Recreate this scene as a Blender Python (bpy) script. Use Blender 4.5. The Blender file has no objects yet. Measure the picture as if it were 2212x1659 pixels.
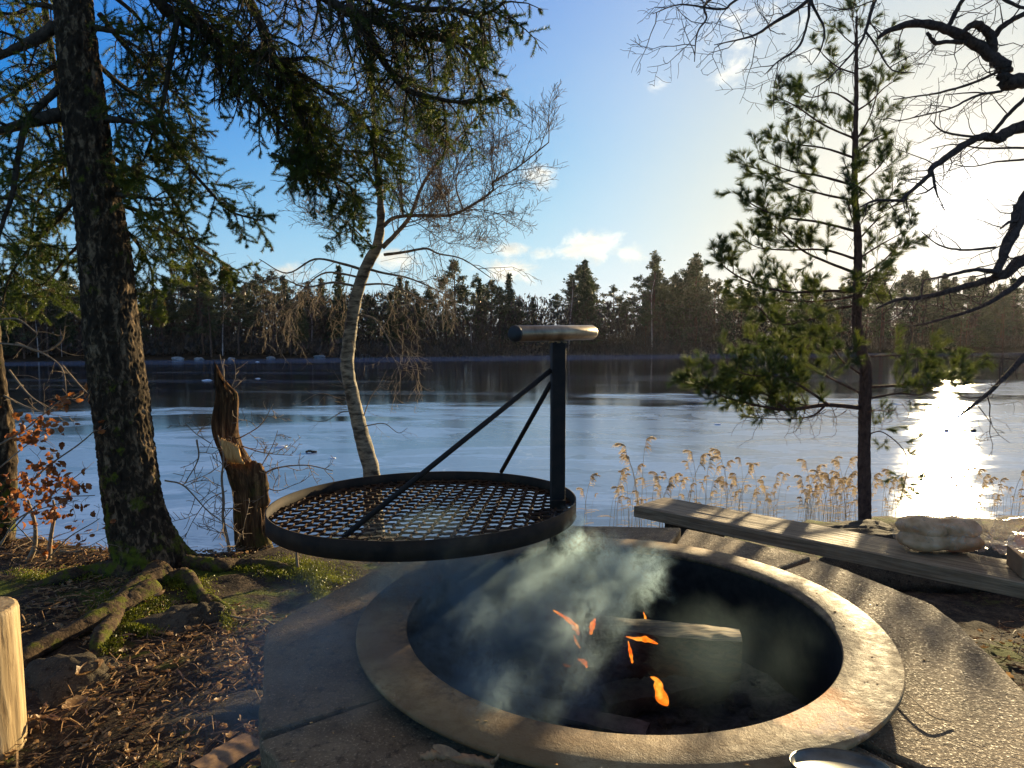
import bpy, math, random
import numpy as np
from mathutils import Vector, noise as mnoise
R = math.radians
rng = np.random.default_rng(7)
random.seed(7)
sc = bpy.context.scene
COL = sc.collection

# ------------------------------------------------------------------ camera, sky, sun, exposure
F, YH, CZ = 1465.0, 720.0, 1.2          # focal length and horizon row on a 2212 x 1659 view of the photograph
PITCH = math.atan((829.5 - YH) / F)
cd = bpy.data.cameras.new('camera')
cam = bpy.data.objects.new('camera', cd)
COL.objects.link(cam)
cd.sensor_width = 36
cd.lens = 36 * F / 2212
cd.clip_start = 0.05
cd.clip_end = 3000
cam.location = (0, 0, CZ)
cam.rotation_euler = (math.pi / 2 - PITCH, 0, 0)
sc.camera = cam

SUN_EL, SUN_AZ = R(8.7), R(32.8)        # azimuth measured from +Y towards +X
SD = Vector((math.sin(SUN_AZ) * math.cos(SUN_EL), math.cos(SUN_AZ) * math.cos(SUN_EL), math.sin(SUN_EL)))
sl = bpy.data.lights.new('sun', 'SUN')
sl.energy = 5.0
sl.angle = R(0.55)
sl.color = (1.0, 0.78, 0.44)
so = bpy.data.objects.new('sun', sl)
COL.objects.link(so)
so.rotation_euler = SD.to_track_quat('Z', 'Y').to_euler()

sc.view_settings.view_transform = 'Standard'
sc.view_settings.look = 'None'
sc.view_settings.gamma = 1
sc.view_settings.exposure = 1.28
sc.cycles.volume_step_rate = 0.25
sc.cycles.volume_max_steps = 256
sc.cycles.max_bounces = 8
sc.cycles.transparent_max_bounces = 16
sc.cycles.use_denoising = True
sc.cycles.sample_clamp_indirect = 6.0

class NT:
    """small helper to write node trees"""
    def __init__(s, tree):
        s.t = tree
        s.n = tree.nodes
        s.l = tree.links
    def add(s, typ, **kw):
        n = s.n.new(typ)
        for k, v in kw.items():
            setattr(n, k, v)
        return n
    def put(s, sock, v):
        if isinstance(v, bpy.types.NodeSocket):
            s.l.new(v, sock)
        elif v is not None:
            if hasattr(sock, 'default_value'):
                if sock.type == 'RGBA' and len(v) == 3:
                    v = (*v, 1)
                sock.default_value = v
    def math(s, op, a, b=None, c=None, clamp=False):
        n = s.add('ShaderNodeMath', operation=op, use_clamp=clamp)
        for i, v in enumerate((a, b, c)):
            if v is not None:
                s.put(n.inputs[i], v)
        return n.outputs[0]
    def vmath(s, op, a, b=None, sc_=None):
        n = s.add('ShaderNodeVectorMath', operation=op)
        s.put(n.inputs[0], a)
        if b is not None:
            s.put(n.inputs[1], b)
        if sc_ is not None:
            s.put(n.inputs['Scale'], sc_)
        return n.outputs['Value'] if op in ('LENGTH', 'DOT_PRODUCT', 'DISTANCE') else n.outputs[0]
    def noise(s, vec, scale, detail=4, rough=0.55, dist=0.0, out='Fac'):
        n = s.add('ShaderNodeTexNoise')
        if vec is not None:
            s.l.new(vec, n.inputs['Vector'])
        n.inputs['Scale'].default_value = scale
        n.inputs['Detail'].default_value = detail
        n.inputs['Roughness'].default_value = rough
        n.inputs['Distortion'].default_value = dist
        return n.outputs[out]
    def ramp(s, fac, stops, interp='LINEAR'):
        n = s.add('ShaderNodeValToRGB')
        cr = n.color_ramp
        cr.interpolation = interp
        while len(cr.elements) < len(stops):
            cr.elements.new(0.5)
        for e, (p, c) in zip(cr.elements, stops):
            e.position = p
            e.color = (c, c, c, 1) if isinstance(c, (int, float)) else (*c, 1)
        s.l.new(fac, n.inputs[0])
        return n.outputs[0]
    def maprange(s, v, a, b, c=0.0, d=1.0, smooth=False):
        n = s.add('ShaderNodeMapRange')
        if smooth:
            n.interpolation_type = 'SMOOTHSTEP'
        s.put(n.inputs[0], v)
        for i, q in zip((1, 2, 3, 4), (a, b, c, d)):
            n.inputs[i].default_value = q
        return n.outputs[0]
    def mix(s, fac, a, b, typ='MIX'):
        n = s.add('ShaderNodeMix', data_type='RGBA', blend_type=typ)
        s.put(n.inputs[0], fac)
        s.put(n.inputs[6], a)
        s.put(n.inputs[7], b)
        return n.outputs[2]
    def mapping(s, vec, scale=(1, 1, 1), rot=(0, 0, 0), loc=(0, 0, 0)):
        n = s.add('ShaderNodeMapping')
        s.l.new(vec, n.inputs[0])
        n.inputs['Scale'].default_value = scale
        n.inputs['Rotation'].default_value = rot
        n.inputs['Location'].default_value = loc
        return n.outputs[0]
    def bump(s, h, strength=0.5, dist=0.01, normal=None):
        n = s.add('ShaderNodeBump')
        n.inputs['Strength'].default_value = strength
        n.inputs['Distance'].default_value = dist
        s.l.new(h, n.inputs['Height'])
        if normal is not None:
            s.l.new(normal, n.inputs['Normal'])
        return n.outputs[0]

# ---- world: physical sky, the bright air round the low sun and a few small clouds, all by direction
w = bpy.data.worlds.new('World')
sc.world = w
w.use_nodes = True
W = NT(w.node_tree)
W.n.clear()
tc = W.add('ShaderNodeTexCoord')
D = tc.outputs['Generated']
sky = W.add('ShaderNodeTexSky', sky_type='NISHITA')
sky.sun_disc = False
sky.sun_elevation = SUN_EL
sky.sun_rotation = SUN_AZ
sky.air_density = 1.0
sky.dust_density = 0.35
sky.ozone_density = 2.2
hsv = W.add('ShaderNodeHueSaturation')
W.l.new(sky.outputs[0], hsv.inputs['Color'])
Pv = W.vmath('NORMALIZE', D)
cosang = W.vmath('DOT_PRODUCT', Pv, tuple(SD))
dz = W.add('ShaderNodeSeparateXYZ')
W.l.new(W.vmath('NORMALIZE', D), dz.inputs[0])
W.l.new(W.math('MULTIPLY', W.maprange(dz.outputs[2], .02, .30, .8, 1.5, True), W.maprange(cosang, .82, .98, 1.0, .6, True)), hsv.inputs['Saturation'])
cpos = W.math('MAXIMUM', cosang, 0.0)
skycol = W.mix(1.0, hsv.outputs[0], (0.90, 1.17, 2.0), 'MULTIPLY')
addf = W.math('MULTIPLY', W.maprange(cosang, .35, .85, 0, 1, True), W.maprange(dz.outputs[2], .10, .36, 0, 1, True))
skycol = W.mix(1.0, skycol, W.vmath('SCALE', (1.25, .95, .35), None, addf), 'ADD')
skycol = W.mix(1.0, skycol, W.mix(W.maprange(dz.outputs[2], .0, .22, 1, 0, True), (1, 1, 1), (.82, 1.0, 1.18)), 'MULTIPLY')
# circumsolar light
g1 = W.math('MULTIPLY', W.math('POWER', cpos, 16.0), 0.2)
g2 = W.math('MULTIPLY', W.math('POWER', cpos, 90.0), 1.6)
g3 = W.math('MULTIPLY', W.math('POWER', cpos, 700.0), 20.0)
g4 = W.math('ADD', W.math('MULTIPLY', W.maprange(cosang, math.cos(R(.9)), math.cos(R(0.4)), 0, 1, True), 60.0), W.math('ADD', W.math('MULTIPLY', W.math('POWER', cpos, 1100.0), 9.0), W.math('MULTIPLY', W.math('POWER', cpos, 160.0), 1.6)))
gw = W.add('ShaderNodeCombineColor')
gsum = W.math('ADD', W.math('ADD', g1, g2), g3)
W.l.new(gsum, gw.inputs[0])
W.l.new(W.math('MULTIPLY', gsum, 0.93), gw.inputs[1])
W.l.new(W.math('MULTIPLY', gsum, 0.5), gw.inputs[2])
skyg = W.mix(1.0, skycol, gw.outputs[0], 'ADD')
# unseen pale cloud above the frame, added to lift the shade with neutral light
overhead_fill = W.math('MULTIPLY', W.maprange(dz.outputs[2], .46, .75, 0, .75, True), W.maprange(W.noise(Pv, 2.2, 4, .5), .3, .6, .6, 1.0))
skyg = W.mix(overhead_fill, skyg, (2.8, 2.6, 2.3))
# the brightest air rolls off softly, then the sun's own small disc is added
sepc = W.add('ShaderNodeSeparateColor')
W.l.new(skyg, sepc.inputs[0])
comc = W.add('ShaderNodeCombineColor')
for i_ in range(3):
    c_ = sepc.outputs[i_]
    q_ = W.math('POWER', W.math('ADD', 1.0, W.math('POWER', W.math('DIVIDE', c_, 6.3), 3.0)), 1 / 3)
    W.l.new(W.math('DIVIDE', c_, q_), comc.inputs[i_])
skyg = W.mix(W.maprange(cosang, .90, .993, 0, 1, True), comc.outputs[0], W.mix(1.0, comc.outputs[0], (1.05, .985, .84), 'MULTIPLY'))
gd = W.add('ShaderNodeCombineColor')
for i_ in range(3):
    W.l.new(g4, gd.inputs[i_])
skyg = W.mix(1.0, skyg, gd.outputs[0], 'ADD')
# clouds: puffs round chosen directions, edges broken up by noise
Pdir = W.vmath('NORMALIZE', D)
def ray(vx, vy):
    a = (vx - 1106) / F
    b = (829.5 - vy) / F
    v = Vector((a, math.cos(PITCH) + b * math.sin(PITCH), b * math.cos(PITCH) - math.sin(PITCH)))
    return v
cn = W.noise(W.mapping(Pdir, (1, 1, 1.5)), 26, 8, 0.62, 0.4)
mask = None
for (vx, vy, rx, rz, k) in [(1163, 380, 42, 30, 0.8), (1275, 532, 75, 34, 1.0), (1235, 545, 55, 22, .9), (1365, 546, 42, 24, .9),
                            (1095, 588, 80, 26, 1.0), (1185, 548, 36, 18, .7), (1095, 536, 50, 20, .75), (1425, 168, 26, 44, .5), (1575, 138, 60, 40, .6),
                            (1640, 60, 130, 70, .55), (1760, 85, 60, 60, .5), (1630, 190, 20, 36, .4), (1990, 310, 40, 16, .3),
                            (850, 560, 60, 34, .9), (1600, 505, 60, 14, .4), (620, 585, 70, 22, .6)]:
    c = ray(vx, vy).normalized()
    d = W.vmath('SUBTRACT', Pdir, tuple(c))
    d = W.vmath('MULTIPLY', d, (F / rx, F / rx, F / rz))
    L = W.vmath('LENGTH', d)
    m = W.math('MULTIPLY', W.math('SUBTRACT', 1.0, W.math('MULTIPLY', L, 0.62), clamp=True), k)
    mask = m if mask is None else W.math('MAXIMUM', mask, m)
cf = W.math('SUBTRACT', W.math('ADD', mask, W.math('MULTIPLY', W.math('SUBTRACT', cn, 0.5), 1.5)), 0.18)
cf = W.maprange(cf, 0.12, 0.75, 0, 1, True)
cf = W.math('MULTIPLY', cf, W.maprange(mask, 0.0, 0.12, 0, 1, True))
lit = W.math('ADD', W.math('MULTIPLY', W.math('POWER', cpos, 3.0), 5.0), 5.4)
shade = W.noise(W.mapping(Pdir, (1, 1, 2.0), loc=(.3, 0, .03)), 34, 4, 0.5)
lit = W.math('MULTIPLY', lit, W.maprange(shade, 0.3, 0.7, 0.72, 1.15))
cc = W.add('ShaderNodeCombineColor')
W.l.new(lit, cc.inputs[0])
W.l.new(W.math('MULTIPLY', lit, 0.93), cc.inputs[1])
W.l.new(W.math('MULTIPLY', lit, 0.78), cc.inputs[2])
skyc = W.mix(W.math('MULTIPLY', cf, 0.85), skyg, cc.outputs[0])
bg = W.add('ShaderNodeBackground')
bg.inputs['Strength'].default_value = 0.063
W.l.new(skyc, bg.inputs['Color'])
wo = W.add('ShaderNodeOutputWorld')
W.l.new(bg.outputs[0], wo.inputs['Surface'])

# ------------------------------------------------------------------ helpers
def V(vx, vy, y):
    r = ray(vx, vy)
    return np.array((r * (y / r.y))) + np.array((0, 0, CZ))
def PL(vx, vy, z):
    r = ray(vx, vy)
    return np.array(r * ((z - CZ) / r.z)) + np.array((0, 0, CZ))

class Soup:
    """collects vertices and faces and links them as one mesh object"""
    def __init__(s):
        s.v, s.f3, s.f4, s.n = [], [], [], 0
    def add(s, v, f):
        v = np.asarray(v, float).reshape(-1, 3)
        f = np.asarray(f, int) + s.n
        (s.f3 if f.shape[1] == 3 else s.f4).append(f)
        s.v.append(v)
        s.n += len(v)
    def tube(s, pts, rad, sides=5, cap=True, jit=0.0):
        pts = np.asarray(pts, float)
        n = len(pts)
        rad = np.broadcast_to(np.asarray(rad, float), (n,))
        t = np.gradient(pts, axis=0)
        t /= np.linalg.norm(t, axis=1, keepdims=True) + 1e-9
        ref = np.array((0.0, 0.0, 1.0)) if abs(t[:, 2].mean()) < 0.8 else np.array((1.0, 0.0, 0.0))
        a = np.cross(t, ref)
        a /= np.linalg.norm(a, axis=1, keepdims=True) + 1e-9
        b = np.cross(t, a)
        th = np.arange(sides) * 2 * np.pi / sides
        rr = rad[:, None] * (1 + (rng.normal(size=(n, sides)) * jit if jit else 0))
        ring = pts[:, None, :] + rr[..., None] * (np.cos(th)[None, :, None] * a[:, None, :] + np.sin(th)[None, :, None] * b[:, None, :])
        i = np.arange(n - 1)[:, None] * sides
        j = np.arange(sides)[None, :]
        k = (j + 1) % sides
        f = np.stack([i + j, i + k, i + sides + k, i + sides + j], -1).reshape(-1, 4)
        s.add(ring.reshape(-1, 3), f)
        if cap:
            base = s.n - n * sides
            for idx, c in ((0, pts[0]), (n - 1, pts[-1])):
                s.v.append(c[None, :])
                ci = s.n
                s.n += 1
                q = base + idx * sides + np.arange(sides)
                q2 = np.roll(q, -1)
                ff = np.stack([q2, q, np.full(sides, ci)], -1) if idx == 0 else np.stack([q, q2, np.full(sides, ci)], -1)
                s.f3.append(ff)
    def box(s, c, size, rotz=0.0, rot=None):
        c = np.asarray(c, float)
        h = np.asarray(size, float) / 2
        v = np.array([(x, y, z) for x in (-1, 1) for y in (-1, 1) for z in (-1, 1)]) * h
        if rot is None:
            ca, sa = math.cos(rotz), math.sin(rotz)
            rot = np.array(((ca, -sa, 0), (sa, ca, 0), (0, 0, 1)))
        v = v @ np.asarray(rot).T + c
        s.add(v, [(0, 1, 3, 2), (4, 6, 7, 5), (0, 4, 5, 1), (2, 3, 7, 6), (0, 2, 6, 4), (1, 5, 7, 3)])
    def build(s, name, mat, parent=None, smooth=True, at=None):
        me = bpy.data.meshes.new(name)
        v = np.concatenate(s.v) if s.v else np.zeros((0, 3))
        if at is not None:
            v = v - np.asarray(at)
        me.vertices.add(len(v))
        me.vertices.foreach_set('co', v.astype(np.float32).ravel())
        f3 = np.concatenate(s.f3) if s.f3 else np.zeros((0, 3), int)
        f4 = np.concatenate(s.f4) if s.f4 else np.zeros((0, 4), int)
        nl = f3.size + f4.size
        me.loops.add(nl)
        me.loops.foreach_set('vertex_index', np.concatenate([f3.ravel(), f4.ravel()]).astype(np.int32))
        npoly = len(f3) + len(f4)
        me.polygons.add(npoly)
        ls = np.concatenate([np.arange(len(f3)) * 3, f3.size + np.arange(len(f4)) * 4])
        me.polygons.foreach_set('loop_start', ls.astype(np.int32))
        me.polygons.foreach_set('use_smooth', np.full(npoly, smooth))
        me.update(calc_edges=True)
        me.validate()
        if mat:
            me.materials.append(mat)
        o = bpy.data.objects.new(name, me)
        COL.objects.link(o)
        if parent is not None:
            o.parent = parent
        return o

def tag(o, label=None, cat=None, group=None, kind=None):
    if label: o['label'] = label
    if cat: o['category'] = cat
    if group: o['group'] = group
    if kind: o['kind'] = kind
    return o
def empty(name, loc, label=None, cat=None, group=None, kind=None):
    o = bpy.data.objects.new(name, None)
    COL.objects.link(o)
    o.location = tuple(loc)
    o.empty_display_size = 0.1
    return tag(o, label, cat, group, kind)
def under(o, root):
    """parent a mesh built in world coordinates to its thing"""
    o.parent = root
    o.matrix_parent_inverse = root.matrix_basis.inverted() if hasattr(root, 'matrix_basis') else o.matrix_parent_inverse
    return o
def copy_thing(root, loc, rz=0.0, s=1.0):
    r = root.copy()
    COL.objects.link(r)
    r.location = loc
    r.rotation_euler = (0, 0, rz)
    r.scale = (s, s, s)
    for ch in list(root.children):
        c = ch.copy()
        COL.objects.link(c)
        c.parent = r
    return r
def bevel(o, wdt, seg=2):
    m = o.modifiers.new('bevel', 'BEVEL')
    m.width = wdt
    m.segments = seg
    m.limit_method = 'ANGLE'
    return o

def nz(p, s, seed=0.0):
    return mnoise.noise(Vector((p[0] * s + seed, p[1] * s - seed, p[2] * s + seed * 0.7)))
def spline(pts, n):
    """Catmull-Rom through the points"""
    P = np.asarray(pts, float)
    P = np.vstack([2 * P[0] - P[1], P, 2 * P[-1] - P[-2]])
    m = len(P) - 3
    out = []
    for t in np.linspace(0, m - 1e-6, n):
        i = int(t)
        u = t - i
        p0, p1, p2, p3 = P[i:i + 4]
        out.append(0.5 * ((2 * p1) + (-p0 + p2) * u + (2 * p0 - 5 * p1 + 4 * p2 - p3) * u * u + (-p0 + 3 * p1 - 3 * p2 + p3) * u ** 3))
    return np.array(out)
def trace(pts, y0, y1=None, n=None):
    """polyline given on the 2212-wide view with its distance from the camera, as a smooth path in the scene"""
    y1 = y0 if y1 is None else y1
    k = len(pts)
    w3 = [V(x, y, y0 + (y1 - y0) * i / (k - 1)) for i, (x, y) in enumerate(pts)]
    return spline(w3, n or max(8, 5 * k))

# ------------------------------------------------------------------ materials
def new_mat(name):
    m = bpy.data.materials.new(name)
    m.use_nodes = True
    t = NT(m.node_tree)
    t.n.clear()
    out = t.add('ShaderNodeOutputMaterial')
    return m, t, out
def principled(t, out, col, rough=0.8, metal=0.0, spec=0.4, normal=None):
    b = t.add('ShaderNodeBsdfPrincipled')
    t.put(b.inputs['Base Color'], col)
    t.put(b.inputs['Roughness'], rough)
    t.put(b.inputs['Metallic'], metal)
    t.put(b.inputs['Specular IOR Level'], spec)
    if normal is not None:
        t.l.new(normal, b.inputs['Normal'])
    t.l.new(b.outputs[0], out.inputs['Surface'])
    return b
def obj_co(t):
    return t.add('ShaderNodeTexCoord').outputs['Object']
def geo_co(t):
    return t.add('ShaderNodeNewGeometry').outputs['Position']

def mat_bark(name, stops, scale=30, stretch=0.35, rough=0.9, moss=0.0, bumpd=0.006):
    m, t, out = new_mat(name)
    p = geo_co(t)
    q = t.mapping(p, (1, 1, stretch))
    n = t.noise(q, scale, 6, 0.65, 0.6)
    c = t.ramp(n, stops)
    if moss:
        mn = t.noise(p, 9, 5, 0.7)
        zz = t.add('ShaderNodeSeparateXYZ')
        t.l.new(p, zz.inputs[0])
        low = t.maprange(zz.outputs[2], 0.05, 0.75, 1.0, 0.0)
        f = t.math('MULTIPLY', t.maprange(t.math('ADD', mn, t.math('MULTIPLY', low, 0.13)), 0.62, 0.72), moss)
        c = t.mix(f, c, (0.09, 0.10, 0.010))
    principled(t, out, c, rough, 0, 0.12, t.bump(n, 0.8, bumpd))
    return m
M = {}
M['spruce_bark'] = mat_bark('spruce_bark', [(0.3, (.012, .009, .006)), (0.52, (.04, .027, .015)), (0.68, (.23, .155, .085))], 34, .45, moss=1.0)
M['limb'] = mat_bark('limb', [(0.3, (.02, .015, .01)), (0.7, (.10, .075, .05))], 60, .6)
M['oak_bark'] = mat_bark('oak_bark', [(0.3, (.025, .02, .017)), (0.7, (.11, .08, .065))], 40, .6)
M['pine_bark'] = mat_bark('pine_bark', [(0.3, (.04, .022, .016)), (0.7, (.15, .085, .06))], 40, .5)
M['snag_wood'] = mat_bark('snag_wood', [(0.3, (.02, .011, .006)), (0.52, (.085, .045, .02)), (0.74, (.32, .18, .075))], 46, .1, moss=.35, bumpd=.01)
M['fresh_wood'] = mat_bark('fresh_wood', [(0.3, (.42, .2, .06)), (0.7, (.75, .45, .17))], 60, .12)
M['twig'] = mat_bark('twig', [(0.3, (.14, .10, .065)), (0.7, (.34, .26, .17))], 50, .6)
M['birch_twig'] = mat_bark('birch_twig', [(0.3, (.07, .05, .035)), (0.7, (.32, .25, .17))], 40, .6)

def m_birch():
    m, t, out = new_mat('birch_bark')
    p = geo_co(t)
    n = t.noise(t.mapping(p, (1, 1, 3.2)), 12, 6, 0.7, 0.3)
    n2 = t.noise(p, 5, 3, 0.5)
    f = t.maprange(t.math('ADD', n, t.math('MULTIPLY', n2, .5)), .62, .86)
    c = t.mix(f, (.05, .037, .022), (.33, .265, .165))
    principled(t, out, c, .8, 0, .3, t.bump(n, .6, .004))
    return m
M['birch_bark'] = m_birch()

def m_leafy(name, c0, c1, scale=3.0, trans=0.45, c2=None):
    m, t, out = new_mat(name)
    p = geo_co(t)
    n = t.noise(p, scale, 3, 0.6)
    col = t.ramp(n, [(0.35, c0), (0.65, c1)])
    if c2:
        n2 = t.noise(p, scale * 7, 2, 0.5)
        col = t.mix(t.maprange(n2, .58, .66), col, c2)
    d = t.add('ShaderNodeBsdfPrincipled')
    t.l.new(col, d.inputs['Base Color'])
    d.inputs['Roughness'].default_value = 0.5
    d.inputs['Specular IOR Level'].default_value = 0.4
    tr = t.add('ShaderNodeBsdfTranslucent')
    t.l.new(col, tr.inputs[0])
    mx = t.add('ShaderNodeMixShader')
    mx.inputs[0].default_value = trans
    t.l.new(d.outputs[0], mx.inputs[1])
    t.l.new(tr.outputs[0], mx.inputs[2])
    t.l.new(mx.outputs[0], out.inputs['Surface'])
    return m
M['spruce_needle'] = m_leafy('spruce_needle', (.03, .06, .008), (.13, .16, .014), 2.5, .4, (.12, .085, .03))
M['pine_needle'] = m_leafy('pine_needle', (.04, .07, .012), (.14, .16, .022), 5, .4)
M['far_needle'] = m_leafy('far_needle', (.02, .036, .012), (.07, .088, .025), .35, .3, (.045, .05, .02))
M['far_pine_needle'] = m_leafy('far_pine_needle', (.028, .038, .014), (.085, .092, .028), .35, .3)
M['far_bark'] = mat_bark('far_bark', [(0.3, (.05, .03, .02)), (0.7, (.16, .09, .06))], 3, .4)
M['far_birch'] = mat_bark('far_birch', [(0.3, (.25, .2, .17)), (0.7, (.6, .52, .46))], 3, 1)
M['far_twig'] = mat_bark('far_twig', [(0.3, (.06, .035, .03)), (0.7, (.14, .08, .06))], 2, 1)
M['oak_leaf'] = m_leafy('oak_leaf', (.20, .06, .016), (.42, .15, .035), 12, .45)
M['litter_leaf'] = m_leafy('litter_leaf', (.13, .068, .026), (.46, .27, .11), 25, .3, (.62, .44, .24))
M['plume'] = m_leafy('plume', (.27, .19, .10), (.52, .41, .25), 3, .5)
M['reed_stem'] = m_leafy('reed_stem', (.25, .18, .08), (.42, .32, .16), 3, .2)
M['moss'] = m_leafy('moss', (.09, .10, .008), (.26, .27, .015), 12, .3)

def m_ground():
    m, t, out = new_mat('forest_floor')
    p = geo_co(t)
    n = t.noise(p, 14, 8, .7)
    n2 = t.noise(p, 2.2, 4, .6)
    n3 = t.noise(p, 90, 3, .6)
    c = t.ramp(n, [(.3, (.015, .011, .008)), (.52, (.05, .035, .022)), (.7, (.13, .09, .055))])
    c = t.mix(t.maprange(n3, .55, .7, 0, .7), c, (.2, .14, .08))
    mossf = t.maprange(t.math('ADD', t.math('MULTIPLY', n, .35), n2), .72, .8)
    c = t.mix(mossf, c, (.085, .105, .012))
    h = t.math('ADD', n, t.math('MULTIPLY', n3, .35))
    principled(t, out, c, .95, 0, .15, t.bump(h, 1.0, .03))
    return m
M['ground'] = m_ground()

def m_ice():
    m, t, out = new_mat('lake_ice')
    p = geo_co(t)
    sx = t.add('ShaderNodeSeparateXYZ')
    t.l.new(p, sx.inputs[0])
    x, y = sx.outputs[0], sx.outputs[1]
    big = t.noise(t.mapping(p, (.6, 1.0, 1), loc=(4, 2, 0)), .085, 5, .55, .8)
    pn = t.noise(t.mapping(p, (.35, 1.0, 1)), .5, 6, .6, 1.2)
    fine = t.noise(p, 6, 8, .7)
    # frosted sheet near, clear dark ice further out, frost again along the far shore
    edge = t.math('ADD', y, t.math('MULTIPLY', t.math('SUBTRACT', big, .5), 46.0))
    edge = t.math('SUBTRACT', edge, t.math('MULTIPLY', x, .30))
    near = t.maprange(edge, 30.0, 31.2, 1, 0)
    band = t.maprange(t.math('SUBTRACT', y, t.math('ADD', t.math('MULTIPLY', x, .27), t.math('MULTIPLY', t.math('SUBTRACT', pn, .5), 10))), 76, 80)
    sheet = t.maprange(pn, .50, .515)
    sheet2 = t.maprange(t.noise(t.mapping(p, (.5, 1, 1), loc=(9, 3, 0)), .23, 5, .6, 1.6), .5, .51)
    frost = t.math('ADD', t.math('MULTIPLY', near, t.math('ADD', .42, t.math('MULTIPLY', t.math('ADD', sheet, sheet2), .26))), t.math('MULTIPLY', band, .55), clamp=True)
    stripes = t.maprange(t.noise(t.mapping(p, (.05, .5, 1)), .6, 4, .6, .3), .52, .6, 0, .2)
    frost = t.math('MAXIMUM', frost, t.math('MULTIPLY', stripes, t.math('SUBTRACT', 1.0, near)))
    frost = t.math('MULTIPLY', frost, t.maprange(fine, .3, .7, .85, 1.1), clamp=True)
    col = t.mix(frost, (.012, .016, .022), (.26, .38, .58))
    rough = t.math('ADD', .10, t.math('MULTIPLY', frost, .14))
    rough = t.math('ADD', rough, t.math('MULTIPLY', fine, .04))
    hn = t.noise(p, 22, 5, .65)
    hb = t.noise(t.mapping(p, (.5, 1, 1)), 1.3, 6, .6)
    cr = t.add('ShaderNodeTexVoronoi', feature='DISTANCE_TO_EDGE')
    t.l.new(t.vmath('ADD', t.mapping(p, (.5, 1, 1)), t.vmath('SCALE', t.noise(p, .6, 4, .6, 0, 'Color'), None, .9)), cr.inputs['Vector'])
    cr.inputs['Scale'].default_value = .35
    crk = t.maprange(cr.outputs['Distance'], 0, .006, 1, 0)
    col = t.mix(t.math('MULTIPLY', crk, .35), col, (.6, .66, .72))
    nrm = t.bump(hb, .06, .03)
    nrm = t.bump(hn, .10, .003, nrm)
    df = t.add('ShaderNodeBsdfDiffuse')
    t.l.new(col, df.inputs[0])
    gl = t.add('ShaderNodeBsdfGlossy', distribution='BECKMANN')
    gl.inputs[0].default_value = (.93, .96, 1, 1)
    t.l.new(rough, gl.inputs['Roughness'])
    t.l.new(nrm, gl.inputs['Normal'])
    fr = t.add('ShaderNodeFresnel')
    fr.inputs['IOR'].default_value = 1.31
    t.l.new(nrm, fr.inputs['Normal'])
    mx = t.add('ShaderNodeMixShader')
    t.l.new(t.math('MULTIPLY', fr.outputs[0], t.maprange(frost, 0, 1, 1.0, .82)), mx.inputs[0])
    t.l.new(df.outputs[0], mx.inputs[1])
    t.l.new(gl.outputs[0], mx.inputs[2])
    t.l.new(mx.outputs[0], out.inputs['Surface'])
    return m
M['ice'] = m_ice()

def m_stone(name, dark, light, sparkle=True):
    m, t, out = new_mat(name)
    p = geo_co(t)
    n = t.noise(p, 9, 6, .6)
    g = t.noise(p, 160, 3, .7)
    g2 = t.noise(p, 45, 5, .7)
    c = t.ramp(n, [(.3, dark), (.7, light)])
    c = t.mix(t.maprange(g, .56, .68, 0, .75), c, tuple(min(1, k * 1.9) for k in light))
    c = t.mix(t.maprange(g2, .54, .66, 0, .8), c, tuple(k * .35 for k in dark))
    pit = t.add('ShaderNodeTexVoronoi')
    t.l.new(p, pit.inputs['Vector'])
    pit.inputs['Scale'].default_value = 75
    h = t.math('ADD', t.math('MULTIPLY', g, .5), t.math('ADD', t.math('MULTIPLY', g2, .9), t.maprange(pit.outputs['Distance'], .0, .25, 0, .5)))
    b = principled(t, out, c, .85, 0, .28 if sparkle else .08, t.bump(h, 1.0, .005))
    if sparkle:
        t.l.new(t.maprange(g, .5, .72, .85, .45), b.inputs['Roughness'])
    return m
M['slab'] = m_stone('slab_stone', (.12, .076, .038), (.25, .17, .09))
M['rock'] = m_stone('rock', (.035, .028, .02), (.10, .08, .052), False)
M['brick_base'] = m_stone('base_stone', (.03, .025, .02), (.07, .055, .04), False)

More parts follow.
